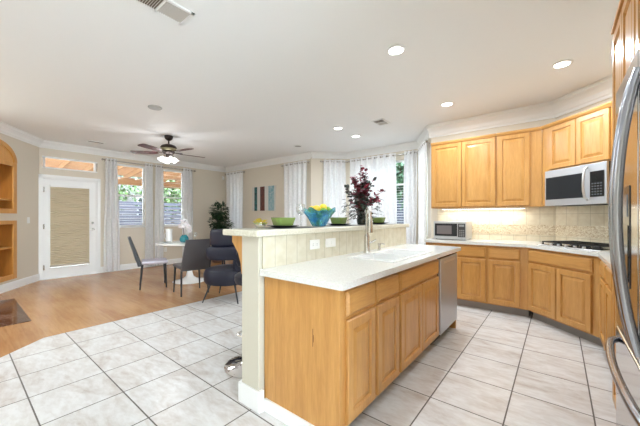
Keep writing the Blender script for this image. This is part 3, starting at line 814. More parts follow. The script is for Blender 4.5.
# countertop microwave: front faces -X
t = thing('countertop_microwave', 'small stainless countertop microwave with dark window left of backsplash', 'microwave', (4.60, 1.47, .9142), -pi/2)
W, H, D = .455, .27, .36
b = MB(); b.bevbox(0, .0, .012, W, D, H, .006); b.build('body', M_steel_b, t)
b = MB(); b.bevbox(0, -.022, .012, W, -.0005, H, .005); b.build('front', M_steel_b, t)
b = MB(); b.bevbox(.020, -.026, .055, .335, -.021, H-.030, .002); dg = b.build('door_window', M_glassblack, t)
b = MB(); b.bevbox(.05, -.0275, .085, .26, -.0255, H-.06, .001); b.build('inner_window', base('grey_mesh_window', srgb(112,104,104), .3), dg)
b = MB(); b.bevbox(.345, -.026, .045, W-.012, -.021, H-.030, .002); kp = b.build('control_panel', base('panel_grey', srgb(58,56,56), .3), t)
b = MB()
b.box(.36, -.0275, H-.075, W-.027, -.026, H-.045)
for i in range(3):
    for j in range(4): b.box(.362+i*.025, -.0275, .06+j*.026, .380+i*.025, -.026, .072+j*.026)
b.build('buttons', base('pale_keys', srgb(150,150,150), .5), kp)
for x, y in ((.03,.03),(W-.03,.03),(.03,D-.03),(W-.03,D-.03)):
    b = MB(); b.lathe([(.012,0),(.012,.012)], 10, Matrix.Translation((x,y,0))); b.build('foot', M_blackm, t)
# fridge
t = thing('fridge', 'stainless french door fridge with bowed handles at right edge', 'fridge', (1.80, -.25, 0), pi)
W = .92
b = MB(); b.box(0, .003, .03, W, .675, 1.775); b.box(.02, .03, 0, W-.02, .6, .03); b.build('body', base('fridge_side_grey', srgb(110,110,112), .4), t)
dl = MB(); dl.bevbox(0, -.055, .795, W/2-.003, 0, 1.785, .008, 3); far = dl.build('door', M_steel, t)
dl = MB(); dl.bevbox(W/2+.003, -.055, .795, W, 0, 1.785, .008, 3); dl.build('door', M_steel, t)
dl = MB(); dl.bevbox(0, -.055, .09, W, 0, .785, .008, 3); dl.build('freezer_drawer', M_steel, t)
for xx in (.015, W-.055):
    b = MB(); b.bevbox(xx, -.04, 1.786, xx+.04, .02, 1.80, .003); b.build('hinge_cap', M_darkplastic, t)
b = MB(); b.box(0, -.02, .03, W, 0, .085); b.build('base_grille', M_darkplastic, t)
b = MB(); b.bevbox(.13, -.0575, 1.00, .33, -.0552, 1.36, .001); dp = b.build('dispenser', base('dispenser_frame', srgb(60,60,62), .2), far)
dp.parent = t
b = MB(); b.box(.145, -.060, 1.02, .315, -.0576, 1.22); b.build('dispenser_recess', M_black, dp)
b = MB(); b.box(.16, -.060, 1.25, .30, -.0576, 1.33); b.build('display', base('display_grey', srgb(120,130,140), .2), dp)
def bow(zs, x, out=.048, r=.0145):
    za, zb = zs; pts = []
    for i in range(17):
        s = i/16; pts.append((x, -.058-out*(1-(2*s-1)**2)**.9, za+(zb-za)*s))
    return pts
for x in (W/2-.038, W/2+.038):
    h_ = MB(); h_.tube(bow((.83, 1.70), x), .013, 14); h_.build('handle', M_steel_dark, t, True)
h_ = MB(); pts = []
for i in range(17):
    s = i/16; pts.append((.07+.78*s, -.055-.010-.040*(1-(2*s-1)**2)**.6 if 0 < s < 1 else -.052, .748))
h_.tube(pts, .0125, 14); h_.build('drawer_handle', M_steel_dark, t, True)

# ------------------------------------------------------------------ things on the bar
BZ = 1.1655
def lathe_obj(prof, mat, name, parent=None, n=32, loc=(0,0,0), close=True, ell=(1,1)):
    m = MB(); m.lathe(prof, n, Matrix.Translation(loc), close, ell); return m.build(name, mat, parent, True)
def round_plate(name, label, x, y, z, r, mat, group, cat='plate'):
    o = lathe_obj([(r*.55,0),(r*.6,.003),(r*.97,.013),(r,.0155),(r*.97,.0165),(r*.6,.007),(.002,.005)], mat, name); o.location = (x, y, z)
    return tag(o, label, cat, group)
PG = 'dark plates on the bar'
def placemat(x, y, label, w=.42, d=.30):
    m = MB(); m.bevbox(-w/2, -d/2, 0, w/2, d/2, .003, .001, 1); o = m.build('placemat', base('slate_placemat', srgb(92,92,90), .8)); o.location = (x, y, BZ)
    return tag(o, label, 'placemat', 'placemats on the bar')
def square_bowl(x, y, z, s, label, rz=0):
    m = MB(); prof = [(s*.36,0),(s*.40,.004),(s*.50,.060),(s*.49,.062),(s*.47,.060),(s*.38,.010)]
    M4 = Matrix.Rotation(pi/4, 4, 'Z')
    rings = []
    for r, zz in prof:
        ring = []
        for k in range(32):
            a = 2*pi*k/32; e = 4.5; rr = r/((abs(cos(a))**e+abs(sin(a))**e)**(1/e))
            ring.append(m.bm.verts.new((rr*cos(a), rr*sin(a), zz)))
        rings.append(ring)
    for a, b in zip(rings, rings[1:]):
        for i in range(32): m.bm.faces.new([a[i], a[(i+1)%32], b[(i+1)%32], b[i]])
    m.bm.faces.new(rings[0][::-1]); m.bm.faces.new(rings[-1])
    o = m.build('square_bowl', M_green, None, True); o.location = (x, y, z); o.rotation_euler.z = rz
    return tag(o, label, 'bowl', 'green bowls on the bar')
placemat(1.66, 1.655, 'grey placemat under the nearest green bowl and wine glass', .40, .28)
round_plate('dinner_plate', 'dark plate under the nearest green bowl on the bar', 1.60, 1.65, BZ+.0035, .125, M_plate_dark, PG)
square_bowl(1.60, 1.65, BZ+.0185, .165, 'nearest green square bowl, beside the wine glass', -.35)
placemat(2.38, 1.655, 'grey placemat right of the blue glass bowl', .36, .28)
round_plate('dinner_plate', 'dark plate under the green bowl right of the blue glass bowl', 2.37, 1.67, BZ+.0035, .125, M_plate_dark, PG)
square_bowl(2.37, 1.67, BZ+.0185, .15, 'green square bowl between the blue glass bowl and the bouquet', .2)
placemat(3.20, 1.655, 'grey placemat at the far end of the bar', .36, .28)
round_plate('dinner_plate', 'dark plate under the farthest green bowl on the bar', 3.20, 1.67, BZ+.0035, .125, M_plate_dark, PG)
square_bowl(3.20, 1.67, BZ+.0185, .15, 'farthest green square bowl, right of the bouquet', .2)
# wine glass
t = thing('wine_glass', 'clear stemmed wine glass between the green bowl and blue bowl', 'glass', (1.745, 1.60, BZ+.0035))
lathe_obj([(.034,0),(.033,.002),(.006,.006),(.0035,.012),(.0035,.085),(.006,.092)], M_clear, 'stem', t, 24)
lathe_obj([(.006,.092),(.026,.105),(.037,.13),(.038,.15),(.032,.185),(.031,.185),(.036,.15),(.035,.131),(.024,.107),(.004,.095)], M_clear, 'cup', t, 24)
# flowers in a small glass bowl
t = thing('flower_bowl', 'small glass bowl of yellow flowers at the near end of bar', 'flowers', (1.40, 1.68, BZ))
lathe_obj([(.022,0),(.030,.003),(.040,.022),(.038,.045),(.036,.045),(.037,.022),(.028,.006)], M_clear, 'glass_bowl', t, 20)
fl = MB(); gl = MB()
for i in range(40):
    a = random.random()*2*pi; r = random.random()**.6*.045; p = Vector((r*cos(a), r*sin(a), .040+random.random()*.035-r*.3))
    for k in range(5):
        an = k*2*pi/5+a; fl.leaf(p, Vector((cos(an), sin(an), .35+.3*random.random())), Vector((0,0,1)), .017, .011)
fl.build('petals', M_yellow, t)
for i in range(16):
    a = random.random()*2*pi; gl.leaf(Vector((.02*cos(a), .02*sin(a), .03)), Vector((cos(a), sin(a), .3)), Vector((0,0,1)), .045, .014)
gl.build('leaves', M_lime, t)
# blue glass bowl, wavy rim
bx, by = 2.045, 1.655
bb_ = MB(); n = 48; rings = []
prof = [(.045,0),(.060,.004),(.075,.03),(.098,.075),(.125,.115),(.150,.145),(.147,.148),(.120,.118),(.092,.078),(.068,.034),(.050,.012)]
for r, z in prof:
    ring = []
    for k in range(n):
        a = 2*pi*k/n; w_ = max(0, (z-.05)/.1); rr = r*(1+.07*w_*sin(8*a)); zz = z+.012*w_*sin(4*a+1)+.010*w_*sin(8*a)
        ring.append(bb_.bm.verts.new((rr*cos(a), rr*sin(a), zz)))
    rings.append(ring)
for a, b in zip(rings, rings[1:]):
    for i in range(n): bb_.bm.faces.new([a[i], a[(i+1)%n], b[(i+1)%n], b[i]])
bb_.bm.faces.new(rings[0][::-1]); bb_.bm.faces.new(rings[-1])
o = bb_.build('glass_bowl', M_blueglass, None, True); o.location = (bx, by, BZ); tag(o, 'wavy rimmed blue glass bowl of lemons and limes on the bar', 'bowl')
def citrus(name, mat, loc, r, label, cat, group, long=1.18, rot=(0,0,0)):
    m = MB(); prof = []
    for i in range(13):
        a = pi*i/12; z = -cos(a)*r*long; rr = max(sin(a)*r, .0015)
        if i in (0, 12): rr = .002; z *= 1.10
        prof.append((rr, z))
    m.lathe(prof, 20); o = m.build(name, mat, None, True); o.location = loc; o.rotation_euler = rot
    return tag(o, label, cat, group)
for k, (x, y, z, l) in enumerate(((-.056,-.012,.152,'lemon at the top left of the blue glass bowl'), (.034,-.020,.168,'topmost lemon in the blue glass bowl'), (-.010,.072,.150,'lemon at the back of the blue glass bowl'))):
    citrus('lemon', M_lemon, (bx+x, by+y, BZ+z), .034, l, 'lemon', 'lemons in the blue bowl', 1.25, (1.2, .4*k, .8*k+.9))
LM = ((-.035,-.078,.135,'lime at the front left, half behind the blue rim'), (.040,-.085,.135,'lime at the front right of the blue glass bowl'), (.098,-.020,.152,'lime at the right edge of the blue glass bowl'), (.0,-.005,.098,'lime buried in the middle of the blue glass bowl'), (.062,.075,.140,'lime at the back right of the blue glass bowl'), (.004,.004,.036,'lime at the bottom of the blue glass bowl'))
for k, (x, y, z, l) in enumerate(LM):
    citrus('lime', M_lime, (bx+x, by+y, BZ+z), .029, l, 'lime', 'limes in the blue bowl', 1.12, (1.3, .5*k, k))
# bouquet
t = thing('bouquet_vase', 'tall bouquet of burgundy and dark green leaves in dark vase on bar', 'flowers', (2.79, 1.66, BZ))
lathe_obj([(.040,0),(.048,.004),(.055,.05),(.045,.11),(.030,.14),(.034,.155),(.030,.154),(.026,.14),(.040,.11),(.048,.05),(.040,.012)], base('dark_green_vase', srgb(40,52,48), .15), 'vase', t, 24)
rb = random.Random(11); st = MB(); lb = MB(); lg = MB()
tips = []
for i in range(32):
    a = rb.random()*2*pi; sp_ = rb.random()**.7*.27; H = .60-sp_*.9+rb.uniform(-.16,.04)
    if i < 5: sp_ = .02+.04*i/5; H = .64-.06*i
    # shape leans a little, like a loose fan along the bar
    p0_ = Vector((0,0,.10)); p1 = Vector((sp_*cos(a)*.45, sp_*sin(a)*.45, .12+H*.45)); p2 = Vector((sp_*cos(a)*1.05, sp_*sin(a)*1.05, H))
    st.tube([p0_, p1, p2], [.0028,.0022,.0012], 5)
    red = rb.random() < .66
    for k in range(17):
        s = .25+.75*k/16; p = (p0_*(1-s)**2+2*p1*s*(1-s)+p2*s*s) if False else (p0_.lerp(p1, s*2) if s < .5 else p1.lerp(p2, s*2-1))
        dr = Vector((rb.uniform(-1,1), rb.uniform(-1,1), rb.uniform(-.3,.8)))
        (lb if red or rb.random() < .15 else lg).leaf(p, dr, Vector((rb.uniform(-.5,.5),rb.uniform(-.5,.5),1)), rb.uniform(.045,.07), rb.uniform(.032,.046))
for i in range(190):   # drooping lower leaves
    a = rb.random()*2*pi; r_ = rb.uniform(.04,.20); p = Vector((r_*cos(a), r_*sin(a), rb.uniform(.06,.30)))
    lg.leaf(p, Vector((cos(a), sin(a), rb.uniform(-.8,.3))), Vector((0,0,1)), .055, .036)
    if i % 3 == 0: st.tube([Vector((0,0,.14)), p], .0015, 4)
st.build('stems', M_stem, t); lb.build('burgundy_leaves', M_burg, t); lg.build('dark_green_leaves', M_dkleaf, t)

# ------------------------------------------------------------------ bar stools (navy tub with hollow arm)
def rounded_band(mb, path, w, h, closed=False, n=16):
    """sweep a superellipse (w radial, h vertical) along a plan path"""
    rings = []; P = [Vector(p) for p in path]
    for i, p in enumerate(P):
        d = P[min(i+1, len(P)-1)]-P[max(i-1, 0)]; d.z = 0; d.normalize(); s = Vector((d.y, -d.x, 0)); k = 1.0
        if i in (0, len(P)-1): k = .45
        elif i in (1, len(P)-2): k = .85
        ring = []
        for j in range(n):
            a = 2*pi*j/n; e = .62
            ring.append(mb.bm.verts.new(p + s*(math.copysign(abs(cos(a))**e, cos(a))*w/2*k) + Vector((0,0,1))*(math.copysign(abs(sin(a))**e, sin(a))*h/2*k)))
        rings.append(ring)
    for a, b in zip(rings, rings[1:]):
        for j in range(n): mb.bm.faces.new([a[j], a[(j+1)%n], b[(j+1)%n], b[j]])
    mb.bm.faces.new(rings[0][::-1]); mb.bm.faces.new(rings[-1])
def make_stool(label, loc, rz):
    t = thing('bar_stool', label, 'bar stool', loc, rz, 'dark swivel bar stools at the bar')
    lathe_obj([(.215,0),(.23,.006),(.215,.014),(.13,.026),(.06,.045),(.032,.06),(.028,.075)], M_chrome, 'base_plate', t, 40)
    lathe_obj([(.028,.07),(.028,.38),(.020,.385),(.020,.69)], M_chrome, 'gas_lift', t, 20)
    f = MB(); f.tube([(-.0,-.02,.30),(-.08,-.06,.30),(-.10,-.12,.30),(-.06,-.155,.30),(.06,-.155,.30),(.10,-.12,.30),(.08,-.06,.30),(0,-.02,.30)], .009, 8); f.build('footrest', M_chrome, t, True)
    s = MB(); s.lathe([(.04,.685),(.11,.685),(.140,.697),(.150,.725),(.148,.76),(.125,.778),(.07,.782),(.02,.780)], 36); s.build('seat', M_navy, t, True)
    path = [(.135*cos(radians(10+160*i/20)), .135*sin(radians(10+160*i/20)), .90) for i in range(21)]
    b = MB(); rounded_band(b, path, .05, .17); b.build('backrest', M_navy, t, True)
    path = [(.135*cos(radians(60+60*i/8)), .135*sin(radians(60+60*i/8)), .80) for i in range(9)]
    b = MB(); rounded_band(b, path, .04, .14); b.build('back_web', M_navy, t, True)
    return t
st0 = make_stool('dark bar stool with chrome disc base at the near end of bar', (1.60, 2.02, 0), radians(-50))
dup(st0, (2.32, 2.06, 0), radians(-20), 'dark bar stool behind the middle of the bar')
dup(st0, (3.08, 2.06, 0), radians(12), 'dark bar stool at the far end of the bar')

# navy tub armchair between the bar and the table: seat and hugging arm ring with a gap between them
t = thing('tub_armchair', 'navy tub armchair with rounded arm ring between the bar and table', 'armchair', (2.66, 3.95, 0), radians(212))
s = MB(); s.lathe([(.05,.245),(.25,.245),(.325,.262),(.352,.31),(.352,.41),(.325,.465),(.26,.487),(.10,.492),(.03,.492)], 44); s.build('seat', M_navy, t, True)
path = [(.30*cos(radians(-42+264*i/32)), .30*sin(radians(-42+264*i/32)), .725) for i in range(33)]
b = MB(); rounded_band(b, path, .13, .20); b.build('arm_ring', M_navy, t, True)
path = [(.30*cos(radians(38+104*i/14)), .30*sin(radians(38+104*i/14)), .57) for i in range(15)]
b = MB(); rounded_band(b, path, .11, .28); b.build('back_web', M_navy, t, True)
path = [(.265*cos(radians(-38+150*i/24)), .265*sin(radians(-38+150*i/24)), .945) for i in range(25)]
b = MB(); rounded_band(b, path, .10, .26); b.build('backrest', M_navy, t, True)
for sx in (-1, 1):
    for sy in (-1, 1):
        l = MB(); l.tube([(sx*.19, sy*.19, .25), (sx*.27, sy*.27, 0)], [.015, .009], 10); l.build('leg', M_chairdark, t, True)

# ------------------------------------------------------------------ dining set
tb = thing('dining_table', 'round white pedestal dining table by the back windows', 'table', (2.92, 5.62, 0))
lathe_obj([(.02,.715),(.40,.715),(.575,.728),(.60,.742),(.60,.752),(.59,.756),(.02,.756)], M_porcelain, 'tabletop', tb, 56)
lathe_obj([(.30,0),(.30,.008),(.24,.02),(.13,.05),(.07,.10),(.048,.18),(.040,.35),(.050,.52),(.085,.65),(.16,.714)], M_porcelain, 'pedestal', tb, 40)
def make_chair(label, loc, rz, mat, seatmat):
    """faces +y; origin on the floor under the seat centre"""
    t = thing('dining_chair', label, 'chair', loc, rz, 'dining chairs around the white table')
    s = MB(); s.bevbox(-.225, -.18, .425, .225, .225, .475, .018, 3); s.build('seat', seatmat, t, True)
    b = MB(); rows = []
    nz, nx = 10, 8
    for side in (0, 1):
        g = []
        for j in range(nz+1):
            v = j/nz; z = .40+.50*v; hw = .215*(1-.13*v**1.6) ; row = []
            for i in range(nx+1):
                u = -1+2*i/nx; y = -.180-.17*v**1.05-.018*(1-u*u)*(1 if v > .1 else 0) - (.055*(1-.6*v) if side else 0)
                row.append(b.bm.verts.new((hw*u, y, z)))
            g.append(row)
        rows.append(g)
    A, B_ = rows
    for j in range(nz):
        for i in range(nx):
            b.bm.faces.new([A[j][i], A[j][i+1], A[j+1][i+1], A[j+1][i]]); b.bm.faces.new([B_[j][i], B_[j+1][i], B_[j+1][i+1], B_[j][i+1]])
    for j in range(nz):
        b.bm.faces.new([A[j][0], A[j+1][0], B_[j+1][0], B_[j][0]]); b.bm.faces.new([A[j][nx], B_[j][nx], B_[j+1][nx], A[j+1][nx]])
    for i in range(nx):
        b.bm.faces.new([A[0][i], B_[0][i], B_[0][i+1], A[0][i+1]]); b.bm.faces.new([A[nz][i], A[nz][i+1], B_[nz][i+1], B_[nz][i]])
    b.build('backrest', mat, t, True)
    for sx in (-1, 1):
        for sy in (-1, 1):
            l = MB(); l.tube([(sx*.195, sy*.175+.01, .43), (sx*.212, sy*(.19 if sy > 0 else .215)+.01, 0)], [.017, .011], 10); l.build('leg', M_chairdark, t, True)
    return t
ch0 = make_chair('grey leather dining chair with its back to the camera', (2.49, 4.75, 0), radians(-10), M_chairgrey, M_chairgrey)
ch1 = make_chair('black dining chair with pale seat, left side of the table', (2.28, 5.70, 0), radians(-110), M_chairdark, M_lavseat)
dup(ch0, (3.60, 5.50, 0), pi/2+.1, 'dining chair on the far right side of the table')
# table setting
TZ = .7565
for x, y, l in ((2.72, 5.28, 'white plate on the table in front of the near grey chair'), (2.52, 5.72, 'white plate on the table in front of the black chair'), (3.22, 5.42, 'white plate at the right side of the dining table')):
    round_plate('dinner_plate', l, x, y, TZ, .13, M_porcelain, 'plates on the dining table')
    o = lathe_obj([(.05,0),(.055,.002),(.085,.011),(.083,.012),(.05,.005),(.002,.004)], M_plate_dark, 'salad_plate'); o.location = (x, y, TZ+.017)
    tag(o, l.replace('white plate', 'small dark plate').replace(' the table in front', ' a white plate in front').replace('at the right side', 'on the white plate at the right side'), 'plate', 'small plates on the dining table')
t = thing('orchid_vase', 'teal vase holding a white orchid in the table centre', 'flowers', (2.84, 5.68, TZ))
lathe_obj([(.05,0),(.075,.02),(.085,.06),(.070,.11),(.045,.135),(.050,.145),(.045,.143),(.040,.13),(.02,.03)], M_teal, 'vase', t, 24)
s = MB(); s.tube([(0,0,.03),(-.01,0,.20),(-.02,0,.33),(-.0,0,.40),(.04,0,.43)], .005, 6); s.build('stem', M_stem, t, True)
s = MB(); ro = random.Random(2)
for k in range(9):
    p = Vector((-.06+.022*k, ro.uniform(-.03,.03), .30+.10*sin(k*.5)+ro.uniform(-.02,.02)))
    for q_ in range(5):
        an = q_*2*pi/5; s.leaf(p, Vector((cos(an), -.25, sin(an))), Vector((0,-1,0)), .062, .052)
s.build('petals', M_petal, t)
t = thing('pitcher', 'tall white pitcher at the left back of the dining table', 'pitcher', (2.66, 5.92, TZ))
lathe_obj([(.045,0),(.056,.004),(.060,.06),(.054,.18),(.064,.26),(.060,.26),(.050,.18),(.054,.06),(.045,.01)], M_porcelain, 'body', t, 24)
s = MB(); s.tube([(-.045,0,.19),(-.085,0,.17),(-.09,0,.10),(-.05,0,.05)], .007, 8); s.build('handle', M_porcelain, t, True)
t = thing('wine_glass', 'clear wine glass at the right of the dining table', 'glass', (3.08, 5.70, TZ))
lathe_obj([(.034,0),(.033,.002),(.006,.006),(.0035,.012),(.0035,.085),(.006,.092)], M_clear, 'stem', t, 20)
lathe_obj([(.006,.092),(.026,.105),(.037,.13),(.038,.15),(.032,.185),(.031,.185),(.036,.15),(.035,.131),(.024,.107),(.004,.095)], M_clear, 'cup', t, 20)

# ficus in the corner
t = thing('potted_ficus', 'bushy dark green ficus in a pot in the back corner', 'plant', (4.62, 7.35, 0))
lathe_obj([(.12,0),(.15,.02),(.18,.30),(.19,.32),(.17,.32),(.16,.29),(.02,.28)], base('brown_pot', srgb(110,80,60), .5), 'pot', t, 28)
rf = random.Random(5); s = MB()
for k in range(3): s.tube([(.03*k-.03,0,.28),(.05*cos(k*2),.05*sin(k*2),.7),(.02*cos(k*2),.02*sin(k*2),1.2)], [.02,.016,.01], 8)
f = MB()
for i in range(950):
    u = rf.uniform(-1,1); a = rf.random()*2*pi; r = rf.random()**.45
    c_, R_ = ((Vector((.02,-.02,1.08)), .25), (Vector((.02,-.04,1.42)), .22), (Vector((.10,-.10,1.02)), .25))[i % 3]
    d = Vector((sqrt(1-u*u)*cos(a), sqrt(1-u*u)*sin(a), u)) if False else Vector((math.sqrt(1-u*u)*cos(a), math.sqrt(1-u*u)*sin(a), u))
    p = c_+d*R_*r
    f.leaf(p, d+Vector((rf.uniform(-.6,.6), rf.uniform(-.6,.6), -.3)), Vector((rf.uniform(-.4,.4), 0, 1)), rf.uniform(.08,.11), .055)
    if i % 25 == 0: s.tube([(0,0,.85), p], .004, 4)
s.build('trunk', M_stemg, t, True); f.build('leaves', M_ficus, t)

# painting
t = thing('striped_painting', 'canvas with teal, brown and pale vertical stripes between two narrow windows', 'painting', (5.3135, 6.69, 1.42), -pi/2)
def artmat(n, a, b):
    m = base(n, a, .6); setcol(m, ramp(m, noise(m, coords(m), 22, 5, .7, 1), [(.42, a), (.58, b)])); return m
cv = MB(); cv.bevbox(0, -.03, 0, .94, 0, .66, .003); cv.build('canvas', base('white_canvas', srgb(206,202,194), .7), t)
for x0, x1, m_ in ((.10, .22, artmat('art_teal', srgb(52,118,116), srgb(34,44,46))), (.345, .53, artmat('art_brown', srgb(110,58,44), srgb(70,38,34))), (.68, .90, artmat('art_pale_teal', srgb(112,158,164), srgb(170,186,190)))):
    cv = MB(); cv.box(x0, -.0315, .0, x1, -.0301, .655); cv.build('stripe', m_, t)

# ------------------------------------------------------------------ hearth inlay
hp = [(.60, 6.47), (.60, 4.93), (-.93, 4.93), (.12, 6.47)]
h_ = MB(); h_.prism(hp, .0005, .006)
tag(h_.build('hearth', M_marble), 'dark brown marble hearth slab set flush in the wood floor', 'hearth')

# ------------------------------------------------------------------ ceiling fixtures
DLS = [(2.517, 1.141, 'recessed ceiling light nearest the camera above the island'), (3.773, -.032, 'recessed ceiling light in front of the built-in microwave'), (4.146, 1.155, 'recessed ceiling light in front of the two door wall cabinet'), (4.106, 2.908, 'left one of the two recessed lights by the nook'), (4.721, 2.934, 'right one of the two recessed lights by the nook')]
def make_downlight(x, y, label):
    t = thing('downlight', label, 'ceiling light', (x, y, CEIL), 0, 'recessed ceiling lights')
    lathe_obj([(.062,-.001),(.090,-.001),(.092,-.005),(.066,-.010),(.062,-.004)], M_white, 'trim_ring', t, 28, close=False)
    lathe_obj([(.063,-.004),(.050,-.006),(.002,-.0065)], M_bulb, 'lamp', t, 28)
    return t
FILL_DLS = [(.2, -.75, 'added fill light over the aisle by the fridge, out of view', 9), (-.5, 4.5, 'added fill light over the hearth side, out of view', 24), (-.05, 5.7, 'added fill light in front of the niches, out of view', 18), (.2, -1.7, 'added fill light behind the fridge wall, out of view', 9), (-.4, -.3, 'added fill light behind the camera, out of view', 9)]  # unseen downlights added outside the view to brighten the room
proto_dl = make_downlight(*DLS[0]); dls = [(proto_dl, DOWNLIGHT_W)]
for (x, y, l) in DLS[1:]: dls.append((dup(proto_dl, (x, y, CEIL), 0, l), DOWNLIGHT_W))
for (x, y, l, e_) in FILL_DLS: dls.append((dup(proto_dl, (x, y, CEIL), 0, l), e_*FILL_W))
for o_, e_ in dls:
    ld = bpy.data.lights.new('downlight_lamp', 'AREA'); ld.shape = 'DISK'; ld.size = .12; ld.energy = e_; ld.color = (.82,.92,1)
    lo_ = bpy.data.objects.new('downlight_lamp', ld); C.objects.link(lo_); lo_.parent = o_; lo_.location = (0, 0, -.012)
t = thing('ceiling_speaker', 'round grey ceiling disc left of the fan', 'ceiling disc', (1.748, 4.311, CEIL))
lathe_obj([(.002,-.0),(.085,-.001),(.088,-.010),(.080,-.02),(.002,-.021)], base('grey_disc', srgb(176,174,170), .6), 'cover', t, 28)
t = thing('ceiling_speaker', 'round flush ceiling disc near the bay wall', 'ceiling disc', (4.614, 4.308, CEIL))
lathe_obj([(.075,-.001),(.10,-.001),(.10,-.006),(.075,-.010)], M_white, 'trim_ring', t, 28, close=False)
lathe_obj([(.076,-.002),(.002,-.0025)], base('grey_disc', srgb(160,158,154), .6), 'grille', t, 28)
def vent(x, y, w, d, label, rz=0, split=False, n=12):
    t = thing('ceiling_vent', label, 'vent', (x, y, CEIL), rz, 'ceiling vents')
    b = MB(); k = .022; z0, z1 = -.010, -.0005
    for bx in ((-w/2,-d/2,w/2,-d/2+k),(-w/2,d/2-k,w/2,d/2),(-w/2,-d/2,-w/2+k,d/2),(w/2-k,-d/2,w/2,d/2)): b.box(bx[0],bx[1],z0,bx[2],bx[3],z1)
    if split: b.box(-.006, -d/2, z0, .006, d/2, z1)
    b.build('frame', M_white, t)
    b = MB(); b.box(-w/2+k, -d/2+k, -.0025, w/2-k, d/2-k, -.0008); b.build('backing', M_ventdark, t)
    b = MB()
    for i in range(n):
        xx = -w/2+k+(w-2*k)*(i+.5)/n; tilt = (-.85 if xx > 0 else .85) if split else .7
        b.box(-.001, -d/2+k, -.006, .001, d/2-k, .006, Matrix.Translation((xx, 0, -.0065)) @ Matrix.Rotation(tilt, 4, 'Y'))
    b.build('slats', M_ventslat, t)
vent(.93, 2.20, .40, .20, 'large white ceiling vent above the dining side, top left', 0, True, 24)
vent(4.275, 2.192, .28, .20, 'small ceiling vent near the nook window', 0, True, 8)
vent(1.82, 7.25, .30, .15, 'small ceiling vent above the glazed door', 0, False, 8)

# fan
FXc, FYc = 2.534, 5.655
t = thing('ceiling_fan', 'dark bronze ceiling fan with lit glass shades above the table', 'ceiling fan', (FXc, FYc, CEIL))
lathe_obj([(.075,-.001),(.075,-.02),(.06,-.06),(.03,-.085),(.014,-.09)], M_bronze, 'canopy', t, 28)
lathe_obj([(.013,-.08),(.013,-.16)], M_bronze, 'downrod', t, 14)
lathe_obj([(.02,-.15),(.06,-.16),(.12,-.185),(.14,-.215),(.13,-.235)], M_bronze, 'motor_cap', t, 36)
lathe_obj([(.13,-.235),(.135,-.25),(.12,-.275),(.10,-.285)], M_bronze_l, 'motor_band', t, 36)
lathe_obj([(.10,-.285),(.11,-.30),(.09,-.33),(.05,-.345),(.045,-.40),(.03,-.41)], M_bronze, 'switch_housing', t, 32)
FA = [-10, 62, 134, 206, 278]
base_ang = math.degrees(CAM_YAW)
for k in range(5):
    a = radians(350+72*k); b = MB(); Mx = Matrix.Translation((0,0,-.315)) @ Matrix.Rotation(a,4,'Z') @ Matrix.Rotation(radians(9),4,'X')
    pts = [(.20,-.045),(.26,-.058),(.45,-.070),(.62,-.072),(.655,-.055),(.665,0),(.655,.055),(.62,.072),(.45,.070),(.26,.058),(.20,.045)]
    b.prism(pts, -.003, .004, Mx); bl = b.build('blade', M_blade, t)
    b = MB(); b.box(.07,-.018,-.001,.24,.018,.010, Matrix.Translation((0,0,-.308)) @ Matrix.Rotation(a,4,'Z')); b.build('blade_iron', M_bronze, bl)
for k in range(4):
    a = radians(base_ang+45+90*k); cx, cy = .085*cos(a), .085*sin(a)
    b = MB(); b.tube([(.03*cos(a), .03*sin(a), -.385), (cx*.9, cy*.9, -.375), (cx*1.1, cy*1.1, -.40)], .008, 8); b.build('lamp_arm', M_bronze, t, True)
    b = MB(); Mx = Matrix.Translation((cx*1.1, cy*1.1, -.395)) @ Matrix.Rotation(a,4,'Z') @ Matrix.Rotation(radians(-32),4,'Y')
    b.lathe([(.018,0),(.030,-.02),(.042,-.055),(.060,-.085),(.058,-.086),(.038,-.055),(.025,-.02)], 20, Mx); b.build('lamp_shade', M_lampglass, t, True)
b = MB(); b.tube([(.02,0,-.40),(.02,0,-.50)], .0015, 5); b.lathe([(.006,-.52),(.008,-.51),(.003,-.50)], 8, Matrix.Translation((.02,0,0))); b.build('pull_chain', M_bronze, t)
ld = bpy.data.lights.new('fan_lamp', 'POINT'); ld.energy = 12; ld.shadow_soft_size = .2; ld.color = (.95,.97,1)
lo_ = bpy.data.objects.new('fan_lamp', ld); C.objects.link(lo_); lo_.parent = t; lo_.location = (0, 0, -.53)

# ------------------------------------------------------------------ outside
g = MB(); g.box(-8, 8.26, -.10, 20, 22, -.03); g.box(6.62, -4, -.10, 20, 8.26, -.03)
struct(g.build('ground', M_grass), 'pale garden paving outside')
t = thing('patio_cover', 'timber patio cover outside the back windows', 'patio cover', (0, 8.3, 0))
b = MB(); b.bevbox(-1.2, 2.6, 2.30, 7.2, 2.7, 2.52, .005); b.build('beam', M_beam, t)
b = MB(); b.bevbox(-1.2, -.14, 2.78, 7.2, -.08, 2.94, .005); b.build('ledger', M_beam, t)
for k in range(15):
    b = MB(); x = -1.0+.58*k; Mx = Matrix.Translation((x, -.1, 2.78)) @ Matrix.Rotation(-math.atan2(.24, 2.8), 4, 'X')
    b.box(-.022, 0, 0, .022, 3.2, .14, Mx); b.build('rafter', M_beam, t)
b = MB(); Mx = Matrix.Translation((0, -.1, 2.925)) @ Matrix.Rotation(-math.atan2(.24, 2.8), 4, 'X')
for k in range(22): b.box(-1.2, .15*k, 0, 7.2, .15*k+.10, .03, Mx)
b.build('lath', M_beam, t)
for x in (-1, 3.1, 7.0):
    b = MB(); b.box(x-.05, 2.6, -.03, x+.05, 2.7, 2.30); b.build('post', M_post, t)
t = thing('garden_fence', 'grey horizontal board fence behind the patio', 'fence', (-4, 12.6, 0))
for k in range(8):
    b = MB(); b.box(2.2*k, -.05, -.03, 2.2*k+.1, .05, 1.9); b.build('post', M_fencedark, t)
b = MB()
